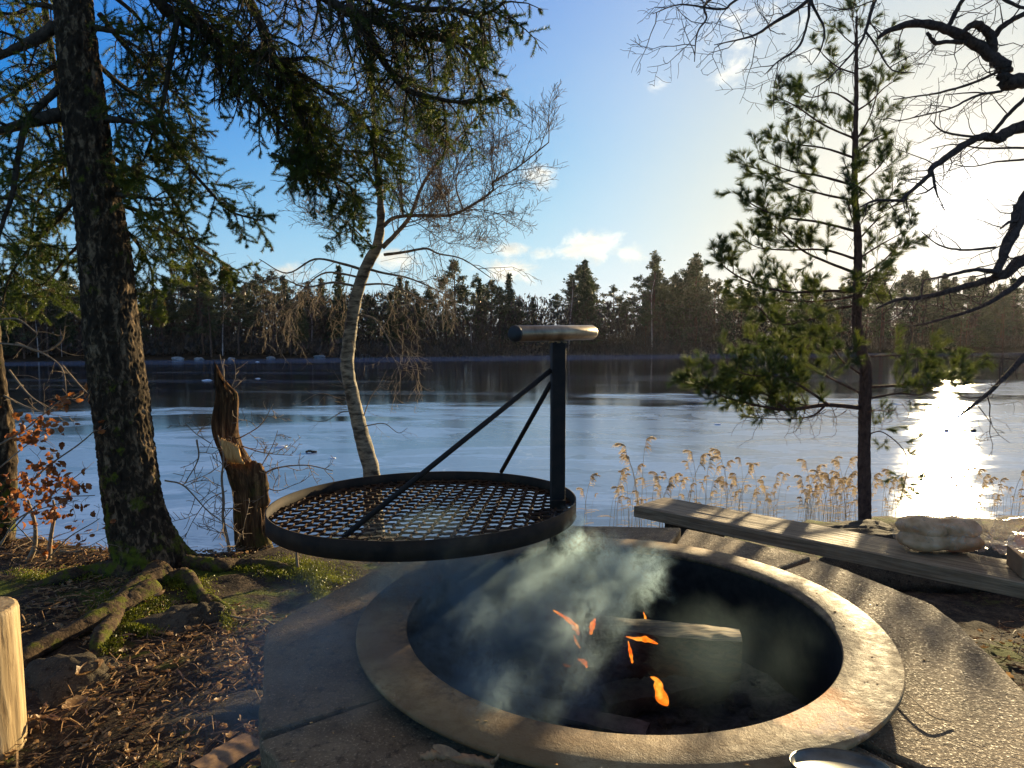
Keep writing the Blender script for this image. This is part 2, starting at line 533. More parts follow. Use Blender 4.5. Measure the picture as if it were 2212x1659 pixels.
CX0, CY0 = .274, 1.765
def m_rust():
    m, t, out = new_mat('rusty_steel_plate')
    p = geo_co(t)
    n = t.noise(p, 5.5, 7, .65)
    g = t.noise(p, 38, 7, .72)
    f = t.noise(p, 160, 4, .7)
    c = t.ramp(n, [(.28, (.14, .07, .027)), (.5, (.26, .17, .070)), (.72, (.39, .285, .135))])
    c = t.mix(t.maprange(g, .5, .66, 0, .75), c, (.155, .088, .033))
    c = t.mix(t.maprange(f, .55, .7, 0, .35), c, (.38, .27, .15))
    # the burnt orange and pale scab at the near right of the ring
    def spot(cx, cy, r, amp, dist):
        d = t.vmath('DISTANCE', t.vmath('ADD', p, t.vmath('SCALE', t.vmath('MULTIPLY', t.vmath('SUBTRACT', t.noise(p, 14, 4, .7, 0, 'Color'), (.5, .5, .5)), (1, 1, 0)), None, dist)), (cx, cy, .453))
        return t.maprange(d, r, r * .55, 0, amp, True)
    big = t.noise(p, 3.1, 3, .6)
    c = t.mix(t.maprange(big, .46, .6, 0, .75), c, (.15, .078, .024))
    cc_ = t.vmath('DISTANCE', p, (CX0, CY0, .453))
    c = t.mix(t.math('MULTIPLY', t.maprange(cc_, .555, .60, .8, 0), t.maprange(g, .4, .6)), c, (.05, .035, .025))
    c = t.mix(spot(.615, 1.30, .12, .95, .10), c, (.46, .15, .015))
    c = t.mix(t.math('MULTIPLY', spot(.60, 1.27, .095, 1.0, .14), t.maprange(g, .42, .54)), c, (.80, .56, .34))
    h = t.math('ADD', t.math('MULTIPLY', g, .6), t.math('MULTIPLY', f, .35))
    b = principled(t, out, c, .6, .0, .35, t.bump(h, .9, .005))
    t.l.new(t.maprange(g, .3, .7, .5, .8), b.inputs['Roughness'])
    return m
M['rust_plate'] = m_rust()
def m_simple(name, c0, c1, scale=20, rough=.6, metal=0.0, spec=.5, bumpd=.002, bs=.4):
    m, t, out = new_mat(name)
    p = geo_co(t)
    n = t.noise(p, scale, 6, .65)
    c = t.ramp(n, [(.3, c0), (.7, c1)])
    principled(t, out, c, rough, metal, spec, t.bump(n, bs, bumpd))
    return m
M['soot'] = m_simple('sooty_steel', (.008, .007, .006), (.035, .028, .022), 25, .75, .0, .3)
M['grate'] = m_simple('grate_steel', (.012, .008, .006), (.085, .038, .014), 22, .85, .0, .15)
M['rim'] = m_simple('rim_steel', (.010, .008, .006), (.05, .030, .016), 14, .8, .0, .2)
M['post_paint'] = m_simple('dark_post_steel', (.008, .006, .005), (.028, .018, .012), 30, .7, .1, .3)
M['steel'] = m_simple('worn_bright_steel', (.16, .105, .06), (.42, .31, .19), 16, .42, .8, .5, .002, .3)
M['cap'] = m_simple('black_cap', (.008, .008, .008), (.02, .02, .02), 16, .6)
M['ash'] = m_simple('ash', (.014, .013, .013), (.10, .095, .09), 30, .95, 0, .2, .03, 1.0)
M['char'] = m_simple('charred_bark', (.008, .007, .006), (.05, .04, .03), 45, .85, 0, .3, .01, 1.0)
M['pan'] = m_simple('dull_pan_metal', (.07, .07, .055), (.2, .19, .15), 22, .42, .6, .5, .001, .2)
M['snow'] = m_simple('snow', (.6, .64, .7), (.8, .83, .88), 8, .8, 0, .3, .02, .5)
M['cardboard'] = m_simple('cardboard', (.24, .14, .07), (.34, .21, .11), 10, .9, 0, .1)
M['bread'] = m_leafy('bread_crust', (.55, .33, .14), (.90, .66, .38), 14, .35)

def m_wood(name, c0, c1, c2, axis, scale=1.0, cut=False):
    m, t, out = new_mat(name)
    p = geo_co(t)
    q = t.mapping(p, (1, 1, 1), rot=(0, 0, axis))
    q = t.mapping(q, (2.2 * scale, 55 * scale, 55 * scale) if not cut else (14, 14, 14))
    n = t.noise(q, 1.6, 6, .6, .8)
    n2 = t.noise(p, 9, 4, .6)
    c = t.ramp(n, [(.32, c0), (.5, c1), (.68, c2)])
    c = t.mix(t.maprange(n2, .35, .7, 0, .5), c, c0)
    principled(t, out, c, .68, 0, .35, t.bump(n, .9, .004))
    return m
BENCH_ANG = -.7385
M['bench_wood'] = m_wood('bench_wood', (.12, .08, .042), (.28, .195, .105), (.42, .315, .185), -BENCH_ANG)
def m_postwood():
    m, t, out = new_mat('round_post_wood')
    p = geo_co(t)
    n = t.noise(t.mapping(p, (60, 60, 5)), 1.2, 6, .65, .6)
    c = t.ramp(n, [(.33, (.16, .10, .045)), (.5, (.36, .25, .12)), (.68, (.50, .37, .2))])
    principled(t, out, c, .7, 0, .3, t.bump(n, .8, .004))
    return m
M['post_wood'] = m_postwood()

def m_flame():
    m, t, out = new_mat('flame')
    p = geo_co(t)
    n = t.noise(p, 42, 3, .5)
    c = t.ramp(n, [(.32, (.8, .09, .004)), (.5, (1.0, .22, .012)), (.66, (1.25, .46, .05))])
    e = t.add('ShaderNodeEmission')
    t.l.new(c, e.inputs[0])
    e.inputs[1].default_value = .62
    tr = t.add('ShaderNodeBsdfTransparent')
    lw = t.add('ShaderNodeLayerWeight')
    lw.inputs[0].default_value = .5
    mx = t.add('ShaderNodeMixShader')
    thick = t.maprange(lw.outputs['Facing'], .35, .95, 1.0, .0)
    t.l.new(t.math('MULTIPLY', thick, t.maprange(t.noise(p, 34, 3, .6), .3, .6, .45, .95)), mx.inputs[0])
    t.l.new(tr.outputs[0], mx.inputs[1])
    t.l.new(e.outputs[0], mx.inputs[2])
    t.l.new(mx.outputs[0], out.inputs['Surface'])
    return m
M['flame'] = m_flame()
def m_plastic():
    m, t, out = new_mat('clear_plastic_film')
    p = geo_co(t)
    n = t.noise(p, 24, 5, .6, 1.5)
    g = t.add('ShaderNodeBsdfPrincipled')
    g.inputs['Base Color'].default_value = (.82, .68, .52, 1)
    g.inputs['Roughness'].default_value = .2
    t.l.new(t.bump(n, .6, .01), g.inputs['Normal'])
    tr = t.add('ShaderNodeBsdfTransparent')
    mx = t.add('ShaderNodeMixShader')
    fr = t.add('ShaderNodeFresnel')
    t.l.new(t.bump(n, .6, .01), fr.inputs['Normal'])
    t.l.new(t.math('ADD', t.math('MULTIPLY', fr.outputs[0], .35), t.maprange(n, .54, .66, .02, .30), clamp=True), mx.inputs[0])
    t.l.new(tr.outputs[0], mx.inputs[1])
    t.l.new(g.outputs[0], mx.inputs[2])
    t.l.new(mx.outputs[0], out.inputs['Surface'])
    return m
M['film'] = m_plastic()

# ------------------------------------------------------------------ the ground, lake, far shore
LAKE = -1.95
def bank_edge(x):
    e = 3.55 + (.35 * min(1, max(0, (x - .2) / .5))) + .12 * math.sin(x * 1.7) + .08 * math.sin(x * 4.1 + 1)
    e += .95 * math.exp(-((x + .8) / .42) ** 2)
    if x > .9:
        e += 1.9 * min(1, (x - .9) / 1.6)
    return e
def ground_z(x, y):
    e = bank_edge(x)
    z = .035 * mnoise.noise(Vector((x * 1.3, y * 1.3, .3))) + .022 * mnoise.noise(Vector((x * 4.5, y * 4.5, 1.7))) + .012 * mnoise.noise(Vector((x * 13, y * 13, 4)))
    if -2 < x < .6:
        z -= .10 * math.exp(-((x + .8) / .6) ** 2) * max(0, y - 3.4)
    if x > .9:
        z -= .11 * max(0, min(1, (x - .9) / 1.2)) * max(0, (y - 2.2))
    if x < -1.2:
        z += .05 * min(1, (-1.2 - x))
    d = y - e
    if d > 0:
        z -= min(2.2, d * .75 + .25 * d * d)
    return z
s = Soup()
xs = np.concatenate([np.linspace(-40, -5, 36)[:-1], np.linspace(-5, 6, 260), np.linspace(6, 40, 36)[1:]])
ys = np.concatenate([np.linspace(-14, .4, 30)[:-1], np.linspace(.4, 5.2, 170), np.linspace(5.2, 9, 40)[1:]])
G = np.array([[(x, y, ground_z(x, y)) for x in xs] for y in ys])
ny, nx = G.shape[:2]
i, j = np.meshgrid(np.arange(ny - 1), np.arange(nx - 1), indexing='ij')
a = i * nx + j
s.add(G, np.stack([a, a + 1, a + nx + 1, a + nx], -1).reshape(-1, 4))
tag(s.build('ground', M['ground']), kind='structure')

s = Soup()
s.add([(-240, 3, LAKE), (380, 3, LAKE), (380, 260, LAKE), (-240, 260, LAKE)], [(0, 1, 2, 3)])
tag(s.build('lake', M['ice']), kind='structure')

def shore_y(x):
    return 93.0 + .27 * x + 5 * math.sin(x * .045 + 1) + 1.4 * math.sin(x * .23)
def hill_z(x, y):
    d = y - shore_y(x)
    z = LAKE - .6 + min(1.0, d * .35) if d < 4 else LAKE + .4 + (min(d, 30) - 4) * .07 - max(0, d - 30) * .05
    return z + (.25 * mnoise.noise(Vector((x * .2, y * .2, 0))) if d > 0 else 0)
s = Soup()
hx = np.linspace(-190, 330, 200)
hd = np.array([0, 1.6, 2.5, 3.5, 6, 10, 16, 24, 34, 50, 80, 140, 260])
G = np.array([[(x, shore_y(x) + d, hill_z(x, shore_y(x) + d)) for x in hx] for d in hd])
ny, nx = G.shape[:2]
i, j = np.meshgrid(np.arange(ny - 1), np.arange(nx - 1), indexing='ij')
a = i * nx + j
s.add(G, np.stack([a, a + 1, a + nx + 1, a + nx], -1).reshape(-1, 4))
M['far_ground'] = m_simple('far_shore_floor', (.014, .011, .007), (.045, .034, .022), .8, 1.0, 0, .0, .2, 1.0)
tag(s.build('hill', M['far_ground']), kind='structure')

# ------------------------------------------------------------------ far forest
def clump_soup(s, centres, radii, per, size, flat=.55):
    for c, r in zip(centres, radii):
        n = per
        d = rng.normal(size=(n, 3))
        d /= np.linalg.norm(d, axis=1, keepdims=True)
        p = c + d * r * rng.uniform(.35, 1, (n, 1)) * np.array((1, 1, flat))
        u = rng.normal(size=(n, 3)) * size
        v = rng.normal(size=(n, 3)) * size
        u[:, 2] *= .5
        tri = np.stack([p, p + u, p + v], 1).reshape(-1, 3)
        s.add(tri, np.arange(3 * n).reshape(-1, 3))
def t_spruce(h, wid, seed):
    root = empty('spruce_tree', (0, 0, 0))
    s = Soup()
    s.tube([(0, 0, -1), (0, 0, h * .5), (0.05, 0, h)], [.16, .1, .01], 6)
    s.build('trunk', M['far_bark'], root)
    s = Soup()
    z = h * .12
    while z < h * .985:
        k = 1 - z / h
        rad = wid * (k ** .8) * rng.uniform(.75, 1.15)
        nb = max(3, int(6 + rad * 3))
        for q in range(nb):
            a = rng.uniform(0, 2 * math.pi)
            L = rad * rng.uniform(.65, 1.1)
            m_ = max(2, int(L / .32))
            tt = np.linspace(.15, 1, m_)
            x = np.cos(a) * L * tt
            y = np.sin(a) * L * tt
            zz = z - L * .28 * tt + .14 * L * tt ** 2 * 1.2
            clump_soup(s, np.stack([x, y, zz], 1), .26 + .14 * (1 - tt) * L ** .5, 9, .2, .5)
        z += h * .026 + .1
    clump_soup(s, [np.array((0, 0, h - .2)), np.array((0, 0, h - .5))], [.1, .2], 8, .14, 1)
    s.build('crown', M['far_needle'], root)
    return root
def t_pine(h, wid, seed, low=.5):
    root = empty('pine_tree', (0, 0, 0))
    s = Soup()
    bend = rng.normal(0, .25)
    tp = spline([(0, 0, -1), (bend * .3, 0, h * .35), (bend, 0, h * .7), (bend * .7, 0, h * .97)], 12)
    s.tube(tp, np.linspace(.17, .03, 12), 6)
    sc_ = Soup()
    nb = int(20 + 12 * (1 - low))
    for q in range(nb):
        u = (q + rng.uniform(0, 1)) / nb
        z = h * (low + (1 - low) * u * .97)
        k = math.sin(math.pi * min(1, .22 + u * .82)) ** .7
        L = wid * k * rng.uniform(.45, 1.15)
        a = rng.uniform(0, 2 * math.pi)
        p0 = np.array((bend * .8, 0, z - .3))
        tip = p0 + np.array((math.cos(a) * L, math.sin(a) * L, L * rng.uniform(.05, .45)))
        s.tube([p0, (p0 + tip) / 2 - (0, 0, .08), tip], [.045, .03, .012], 3)
        for q2 in range(3):
            c = p0 + (tip - p0) * rng.uniform(.5, 1.05) + rng.normal(0, .12, 3)
            clump_soup(sc_, [c], [rng.uniform(.4, .75)], 34, .17, .5)
    clump_soup(sc_, [np.array((bend * .7, 0, h - .2)), np.array((bend * .7, .1, h - .6))], [.3, .5], 30, .13, .7)
    s.build('trunk', M['far_bark'], root)
    sc_.build('crown', M['far_pine_needle'], root)
    return root
def t_bare(h, wid, seed, white=True):
    root = empty('bare_tree', (0, 0, 0))
    s = Soup()
    tp = spline([(0, 0, -1), (rng.normal(0, .15), 0, h * .4), (rng.normal(0, .3), 0, h * .75), (rng.normal(0, .4), 0, h)], 12)
    s.tube(tp, np.linspace(.13 if white else .09, .015, 12), 5)
    s.build('trunk', M['far_birch'] if white else M['far_twig'], root)
    s = Soup()
    for q in range(46):
        u = rng.uniform(.22, .98)
        p0 = tp[int(u * 11)] * (1, 1, 1)
        a = rng.uniform(0, 6.28)
        L = wid * rng.uniform(.4, 1) * (1.1 - u)
        L = max(.5, L)
        tip = p0 + np.array((math.cos(a) * L * .7, math.sin(a) * L * .7, L * rng.uniform(.4, 1.1)))
        s.tube([p0, p0 * .5 + tip * .5 + (0, 0, .1), tip], [.03, .018, .006], 3, False)
        for q2 in range(7):
            b0 = p0 + (tip - p0) * rng.uniform(.3, 1)
            d = rng.normal(0, .45, 3) + (0, 0, .15)
            s.tube([b0, b0 + d * .6, b0 + d + (0, 0, -.1)], [.013, .009, .004], 3, False)
    s.build('crown', M['far_twig'], root)
    return root
protos = {'s': [t_spruce(12, 2.9, 0), t_spruce(12, 2.2, 1), t_spruce(12, 3.4, 2)],
          'p': [t_pine(12, 2.9, 0, .42), t_pine(12, 2.3, 1, .3), t_pine(12, 3.3, 2, .45), t_pine(12, 2.1, 3, .55)],
          'w': [t_bare(12, 3.2, 0, True), t_bare(12, 2.6, 1, True)], 'b': [t_bare(12, 3.0, 2, False), t_bare(12, 3.6, 3, False)]}
SKY = [(-100, 600), (0, 598), (100, 575), (200, 588), (330, 600), (440, 562), (520, 590), (600, 575), (700, 600), (850, 600), (940, 592), (985, 562), (1040, 592),
       (1110, 600), (1150, 622), (1200, 603), (1262, 566), (1300, 602), (1340, 622), (1380, 614), (1410, 545), (1450, 588), (1500, 550), (1540, 578),
       (1600, 595), (1700, 604), (1800, 600), (1900, 565), (1960, 570), (2040, 585), (2120, 582), (2212, 592), (2400, 590)]
def skyline(vx):
    return float(np.interp(vx, [a for a, b in SKY], [b for a, b in SKY]))
used = set()
zones = [(330, 'behind the big leaning spruce'), (720, 'between big spruce and birch'),
         (1000, 'behind the birch crown'), (1330, 'above the grill handle'), (1640, 'between grill and young pine'),
         (1900, 'behind the young pine'), (9999, 'under the low sun')]
kindlab = {'s': ('dark pointed spruce', 'spruce_tree', 'spruces'), 'p': ('round topped pine', 'pine_tree', 'pines'),
           'w': ('bare pale stemmed birch', 'birch_tree', 'birches'), 'b': ('bare brown tree', 'bare_tree', 'bare trees')}
def plant(kind, vx, dist_in, top, label=None, idx=None):
    x0 = (vx - 1106) / F
    # find the point on the ray that lies dist_in metres behind the shoreline
    y = 60.0
    while y - shore_y(x0 * y) < dist_in:
        y += .5
    x = x0 * y
    z0 = hill_z(x, y)
    ztop = CZ + (YH - top) / F * y
    h = ztop - z0
    idx = random.randrange(len(protos[kind])) if idx is None else idx
    pr = protos[kind][idx]
    lab, nm, grp = kindlab[kind]
    sc_ = h / 12
    loc = (x, y, z0 - .1)
    if (kind, idx) not in used:
        used.add((kind, idx))
        o = pr
        o.location = loc
        o.rotation_euler = (0, 0, random.uniform(0, 6.28))
        o.scale = (sc_,) * 3
    else:
        o = copy_thing(pr, loc, random.uniform(0, 6.28), sc_)
    wr = random.uniform(.85, 1.15)
    o.scale = (sc_ * wr, sc_ * wr, sc_)
    o.name = nm
    if label:
        tag(o, label, 'tree', 'single trees standing out of the far wood')
    else:
        zn = next(t for lim, t in zones if vx < lim)
        row = 'on the far waterline' if dist_in < 6 else ('in the far wood' if dist_in < 12 else 'at the far wood back')
        tag(o, f'{lab} {row} {zn}', 'tree', f'{grp} {row} {zn}')
    return o
plant('p', 1410, 5, 541, 'tallest pine with layered open crown on the far shore, behind a white birch', 1)
plant('p', 1500, 6, 547, 'tall dense pine right of the white stemmed birch on the far shore', 0)
plant('s', 1262, 5, 562, 'tall pointed spruce on the far shore, right above the grill handle', 2)
plant('p', 985, 5, 560, 'tall thin pine standing out above the far wood between birch twigs and grill', 3)
plant('p', 440, 5, 560, 'broad pine rising over the far wood right of the leaning spruce trunk', 2)
plant('w', 1409, 1.5, 590, 'white stemmed bare birch at the water edge in front of the tallest far pine', 0)
plant('w', 1228, 2, 605, 'thin pale birch stem left of the pointed spruce on the far shore', 1)
plant('s', 1100, 7, 592, 'slim spruce tip standing in front of the small cloud on the far shore', 1)
plant('p', 1905, 5, 560, 'tall pine just right of the young pine trunk on the far shore', 0)
plant('s', 735, 5, 575, 'pointed spruce rising left of the birch trunk on the far shore', 1)
for (n, d0, d1, lo, hi, kinds) in [(74, 2, 6, 20, 105, 'spppwbb'), (74, 6, 12, 6, 55, 'sppppbb'), (70, 12, 22, 0, 30, 'sspppb'), (60, 14, 26, 14, 45, 'pppb')]:
    for q in range(n):
        vx = -60 + (2330) * (q + random.uniform(.1, .9)) / n
        if 940 < vx < 1180 and d0 >= 12 and random.random() < .3:
            continue
        k = random.choice(kinds)
        plant(k, vx, random.uniform(d0, d1), skyline(vx) + random.uniform(lo, hi) + (26 if k in 'wb' else 0))
# shrubs and small growth filling the dark foot of the wood: one mass
s = Soup()
for q in range(12000):
    vx = rng.uniform(-150, 2400)
    x0 = (vx - 1106) / F
    y = 60.0
    dd = rng.uniform(1.5, 22)
    y = (93 + dd) / max(.3, (1 - .27 * x0))
    x = x0 * y
    z = hill_z(x, y)
    hgt = rng.uniform(.6, 2.2) if dd < 6 else rng.uniform(2.5, 8.5)
    c = np.array((x, y, z))
    n = 12
    pts = c + np.stack([rng.normal(0, .8, n), rng.normal(0, .8, n), rng.uniform(0, hgt, n)], 1)
    u = rng.normal(0, .2, (n, 3)) + np.array((0, 0, .5)) * rng.uniform(.4, 1.3, (n, 1))
    v = rng.normal(0, .17, (n, 3))
    s.add(np.stack([pts, pts + u, pts + v], 1).reshape(-1, 3), np.arange(3 * n).reshape(-1, 3))
M['brush'] = m_leafy('far_brush', (.035, .027, .018), (.10, .062, .04), .5, .2)
tag(s.build('undergrowth', M['brush']), 'dark brown brush filling the foot of the far wood', 'undergrowth', kind='stuff')
# stones along the far waterline
s0 = Soup()
def blob(s, c, r, rough=.25, seg=14, seed=0.0, flat=.7):
    th = np.linspace(0, np.pi, seg)
    ph = np.linspace(0, 2 * np.pi, 2 * seg, endpoint=False)
    P = []
    for a in th:
        for b in ph:
            d = np.array((math.sin(a) * math.cos(b), math.sin(a) * math.sin(b), math.cos(a)))
            k = 1 + rough * (mnoise.noise(Vector(d * 1.3) + Vector((seed, seed, 0))) * 1.6 + .5 * mnoise.noise(Vector(d * 4) + Vector((seed, 0, seed))) + .22 * mnoise.noise(Vector(d * 11) + Vector((0, 0, seed))))
            P.append(np.asarray(c) + d * k * np.asarray(r) * (1, 1, flat))
    n2 = 2 * seg
    f = []
    for i_ in range(seg - 1):
        for j_ in range(n2):
            f.append((i_ * n2 + j_, (i_ + 1) * n2 + j_, (i_ + 1) * n2 + (j_ + 1) % n2, i_ * n2 + (j_ + 1) % n2))
    s.add(P, f)
for q, (vx, vy, wpx) in enumerate([(385, 768, 26), (430, 770, 20), (500, 775, 16), (690, 766, 22), (585, 772, 18), (790, 765, 24)]):
    x0 = (vx - 1106) / F
    y = 93 / (1 - .27 * x0) + 1.2
    while y - shore_y(x0 * y) < 1.0:
        y += .3
    while y - shore_y(x0 * y) > 1.6:
        y -= .3
    x = x0 * y
    r = wpx / F * y / 2
    s = Soup()
    blob(s, (0, 0, 0), (r, r * .8, r * .55), .3, 8, q * 3.1)
    M.setdefault('pale_rock', m_simple('pale_lichen_rock', (.12, .13, .13), (.34, .37, .38), 3, .9))
    o = s.build('boulder', M['pale_rock'], smooth=False)
    o.location = (x, y, LAKE + r * .2)
    ordn = ['leftmost', 'second from the left', 'fourth from the left', 'second from the right', 'third from the right', 'rightmost'][q]
    tag(o, f'pale grey far shore boulder, {ordn} of six left of the grill', 'boulder', 'boulders on the far waterline')

# lumps of snow and sticks frozen in the ice
for q, (vx, vy, wpx, lab) in enumerate([(610, 966, 24, 'white snow lump on the ice right of the broken snag'), (718, 990, 13, 'small pale chip of ice left of the birch trunk'),
                                        (1551, 917, 16, 'small blue white snow lump on the ice below the pine bough'), (557, 818, 12, 'white snow lump on the dark ice above the snag top'),
                                        (556, 782, 9, 'tiny snow lump on the dark ice close to the far shore'), (447, 822, 20, 'thin flat snow patch on the dark ice left of the snag tip'), (1940, 873, 16, 'flat snow patch on the ice left of the sun glare')]):
    p = PL(vx, vy, LAKE)
    r = wpx / F * p[1] / 2
    s = Soup()
    blob(s, (0, 0, 0), (r, r * .7, r * .35), .45, 8, q * 7.7)
    o = s.build('snow_lump', M['snow'])
    o.location = tuple(p + (0, 0, .0))
    tag(o, lab, 'snow lump', 'snow lumps on the frozen lake')
for q, (vx, vy, wpx, lab) in enumerate([(672, 976, 24, 'short dark stick frozen in the ice between snag and birch'), (2075, 930, 70, 'long thin dark stick on the ice in the sun glare')]):
    p = PL(vx, vy, LAKE + .02)
    L = wpx / F * p[1]
    s = Soup()
    pts = spline([p + (-L / 2, 0, 0), p + (-L / 6, L * .05, .02), p + (L / 4, -L * .06, .01), p + (L / 2, L * .05, 0)], 12)
    s.tube(pts, .03, 5, jit=.3)
    tag(s.build('stick', M['limb']), lab, 'stick', 'sticks on the ice')

# ------------------------------------------------------------------ branch growing
def unit(v):
    v = np.asarray(v, float)
    return v / (np.linalg.norm(v) + 1e-9)
def shoot(p0, d, L, n, droop=0.0, wig=.12, up=0.0):
    pts = [np.asarray(p0, float)]
    d = unit(d)
    st = L / n
    for k in range(n):
        d = unit(d + rng.normal(0, wig, 3) + np.array((0, 0, up - droop)) * st * 4)
        pts.append(pts[-1] + d * st)
    return np.array(pts)
def side_dir(t, spread=.8, bias=(0, 0, 0)):
    r = rng.normal(size=3)
    r -= t * np.dot(r, t)
    return unit(unit(t) * (1 - spread) + unit(r) * spread + np.asarray(bias))
def ramify(s, path, r0, levels, dens, L0, droop, wig=.12, spread=.75, up=0, tips=None, sides=(4, 3, 3, 3), start=.1, rmin=.0012, ratio=.55, bias=(0, 0, 0), taper=True, knob=False):
    """twigs off a path, and twigs off those"""
    seg = np.linalg.norm(np.diff(path, axis=0), axis=1).sum()
    n = max(1, int(seg * dens))
    for q in range(n):
        u = start + (1 - start) * (q + rng.uniform(0, 1)) / n
        fi = u * (len(path) - 1)
        i_ = min(len(path) - 2, int(fi))
        p = path[i_] + (path[i_ + 1] - path[i_]) * (fi - i_)
        t = unit(path[i_ + 1] - path[i_])
        L = L0 * rng.uniform(.45, 1.15) * ((1.15 - .55 * u) if taper else 1)
        d = side_dir(t, spread, bias)
        ns = 5 if levels > 1 else 4
        pp = shoot(p, d, L, ns, droop, wig, up)
        r1 = max(rmin, r0 * .45)
        s.tube(pp, np.linspace(r1, max(rmin * .7, r1 * .35), ns + 1), sides[0] if levels > 1 else 3, False)
        if tips is not None:
            tips.append(pp)
        if levels > 1:
            ramify(s, pp, r1, levels - 1, dens * 1.6, L * ratio, droop, wig, spread, up, tips, sides[1:] + (3,), .15, rmin, ratio, bias, taper)

# needle sprig templates, along +X, length 1
def sprig_template(n, nl, wid, side=1.0, fan=.9, fwd=.6):
    P = []
    for k in range(n):
        u = (k + .5) / n
        a = rng.uniform(0, 2 * math.pi)
        d = unit((fwd, math.cos(a) * fan, math.sin(a) * fan * side))
        b = np.array((u, 0, 0))
        w_ = unit(np.cross(d, rng.normal(size=3))) * wid / 2
        L = nl * rng.uniform(.75, 1.1)
        P += [b - w_, b + w_, b + d * L]
    return np.array(P)
def lay_sprigs(s, templates, paths, per=1, scale_len=None, roll=True):
    """puts needle templates along twigs"""
    for pp in paths:
        a, b = pp[0], pp[-1]
        m = len(pp)
        for k in range(m - 1):
            p, q = pp[k], pp[k + 1]
            L = np.linalg.norm(q - p)
            x = (q - p) / (L + 1e-9)
            r = rng.normal(size=3)
            y = unit(r - x * np.dot(r, x))
            z = np.cross(x, y)
            T = templates[rng.integers(len(templates))]
            v = p + T[:, :1] * (q - p) + T[:, 1:2] * y + T[:, 2:3] * z + 0
            # needles keep their real length: x offset past the base is added along x
            s.add(v + (T[:, 3:4] * x if T.shape[1] > 3 else 0), np.arange(len(v)).reshape(-1, 3))
def tmpl(n, nl, wid, fan=.9, fwd=.6, side=1.0):
    """columns: position along the twig (0..1), sideways, sideways, metres along"""
    P = []
    for k in range(n):
        u = (k + rng.uniform(0, 1)) / n
        a = rng.uniform(0, 2 * math.pi)
        d = unit((fwd, math.cos(a) * fan, math.sin(a) * fan * side))
        w_ = unit(np.cross(d, rng.normal(size=3))) * wid / 2
        L = nl * rng.uniform(.75, 1.1)
        for e in (-w_, w_, d * L):
            P.append((u, e[1], e[2], e[0]))
    return np.array(P)
SPR = [tmpl(34, .018, .0024) for _ in range(12)]
SPR_SP = [tmpl(6, .015, .0026) for _ in range(8)]
PIN = [tmpl(44, .058, .0018, .6, .85) for _ in range(12)]

# ------------------------------------------------------------------ leaning spruce at the left
def bark_column(path, rad, name, mat, parent, amp=.012, rings=420, seg=120, flare=None, tex=26.0):
    P = spline(path, rings)
    Rr = np.interp(np.linspace(0, 1, rings), np.linspace(0, 1, len(rad)), rad)
    t = np.gradient(P, axis=0)
    t /= np.linalg.norm(t, axis=1, keepdims=True)
    a = np.cross(t, (0, 1, 0))
    a /= np.linalg.norm(a, axis=1, keepdims=True)
    b = np.cross(t, a)
    th = np.arange(seg) * 2 * np.pi / seg
    verts = np.empty((rings, seg, 3))
    for i_ in range(rings):
        for j_ in range(seg):
            d = math.cos(th[j_]) * a[i_] + math.sin(th[j_]) * b[i_]
            r = Rr[i_]
            if flare:
                r *= flare(i_ / rings, th[j_])
            q = P[i_] + d * r
            n1 = mnoise.noise(Vector((q[0] * tex, q[1] * tex, q[2] * tex * .55)))
            n2 = mnoise.noise(Vector((q[0] * tex * 2.3, q[1] * tex * 2.3, q[2] * tex * 1.3 + 5)))
            n3 = mnoise.noise(Vector((q[0] * 5, q[1] * 5, q[2] * 2.5)))
            k = amp * (1.1 - 2.2 * abs(n1)) + amp * .7 * n2 + amp * 1.2 * n3
            verts[i_, j_] = q + d * k
    s = Soup()
    i2, j2 = np.meshgrid(np.arange(rings - 1), np.arange(seg), indexing='ij')
    A = i2 * seg + j2
    B = i2 * seg + (j2 + 1) % seg
    s.add(verts, np.stack([A, B, B + seg, A + seg], -1).reshape(-1, 4))
    return s.build(name, mat, parent)
SY = 3.3
spr = empty('spruce_tree', (0, 0, 0), 'large leaning spruce with rough bark, mossy roots and drooping boughs over the lake', 'tree')
spath = [V(345, 1300, SY + .05), V(318, 1200, SY), V(290, 1100, SY), V(275, 1000, SY), V(258, 850, SY), V(240, 700, SY), V(226, 550, SY), V(205, 400, SY), V(185, 250, SY), V(168, 100, SY), V(158, 0, SY), V(140, -300, SY), V(130, -700, SY), V(130, -1300, SY)]
def fl(u, th):
    k = max(0.0, 1 - u / .11)
    return 1 + k ** 2 * (.35 + .35 * math.cos(th * 3 + 1.2) + .25 * math.cos(th * 5))
bark_column(spath, [.19, .152, .126, .121, .117, .112, .107, .097, .087, .081, .077, .067, .053, .025], 'trunk', M['spruce_bark'], spr, .0075, 700, 170, fl, 42)
# roots
s = Soup()
roots = [([(345, 1262), (300, 1290), (245, 1335), (170, 1375), (60, 1425), (20, 1450)], .05), ([(365, 1262), (405, 1262), (440, 1302), (470, 1312)], .034),
         ([(330, 1290), (260, 1330), (235, 1368), (212, 1400), (205, 1430)], .042), ([(400, 1235), (470, 1235), (520, 1222), (600, 1222), (690, 1235)], .035),
         ([(300, 1255), (210, 1248), (140, 1262), (40, 1280)], .04), ([(440, 1300), (480, 1310), (500, 1335), (495, 1345)], .022)]
for pts, r in roots:
    w3 = []
    for i_, (x, y) in enumerate(pts):
        p = PL(x, y, .02)
        p[2] = ground_z(p[0], p[1]) + r * (.55 if i_ < len(pts) - 1 else -.6)
        w3.append(p)
    P = spline(w3, 60)
    s.tube(P, r * np.linspace(1.25, .5, 60) * (1 + .16 * np.sin(np.linspace(0, 13, 60) + r * 300) + .03 * rng.normal(size=60)), 18, jit=.05)
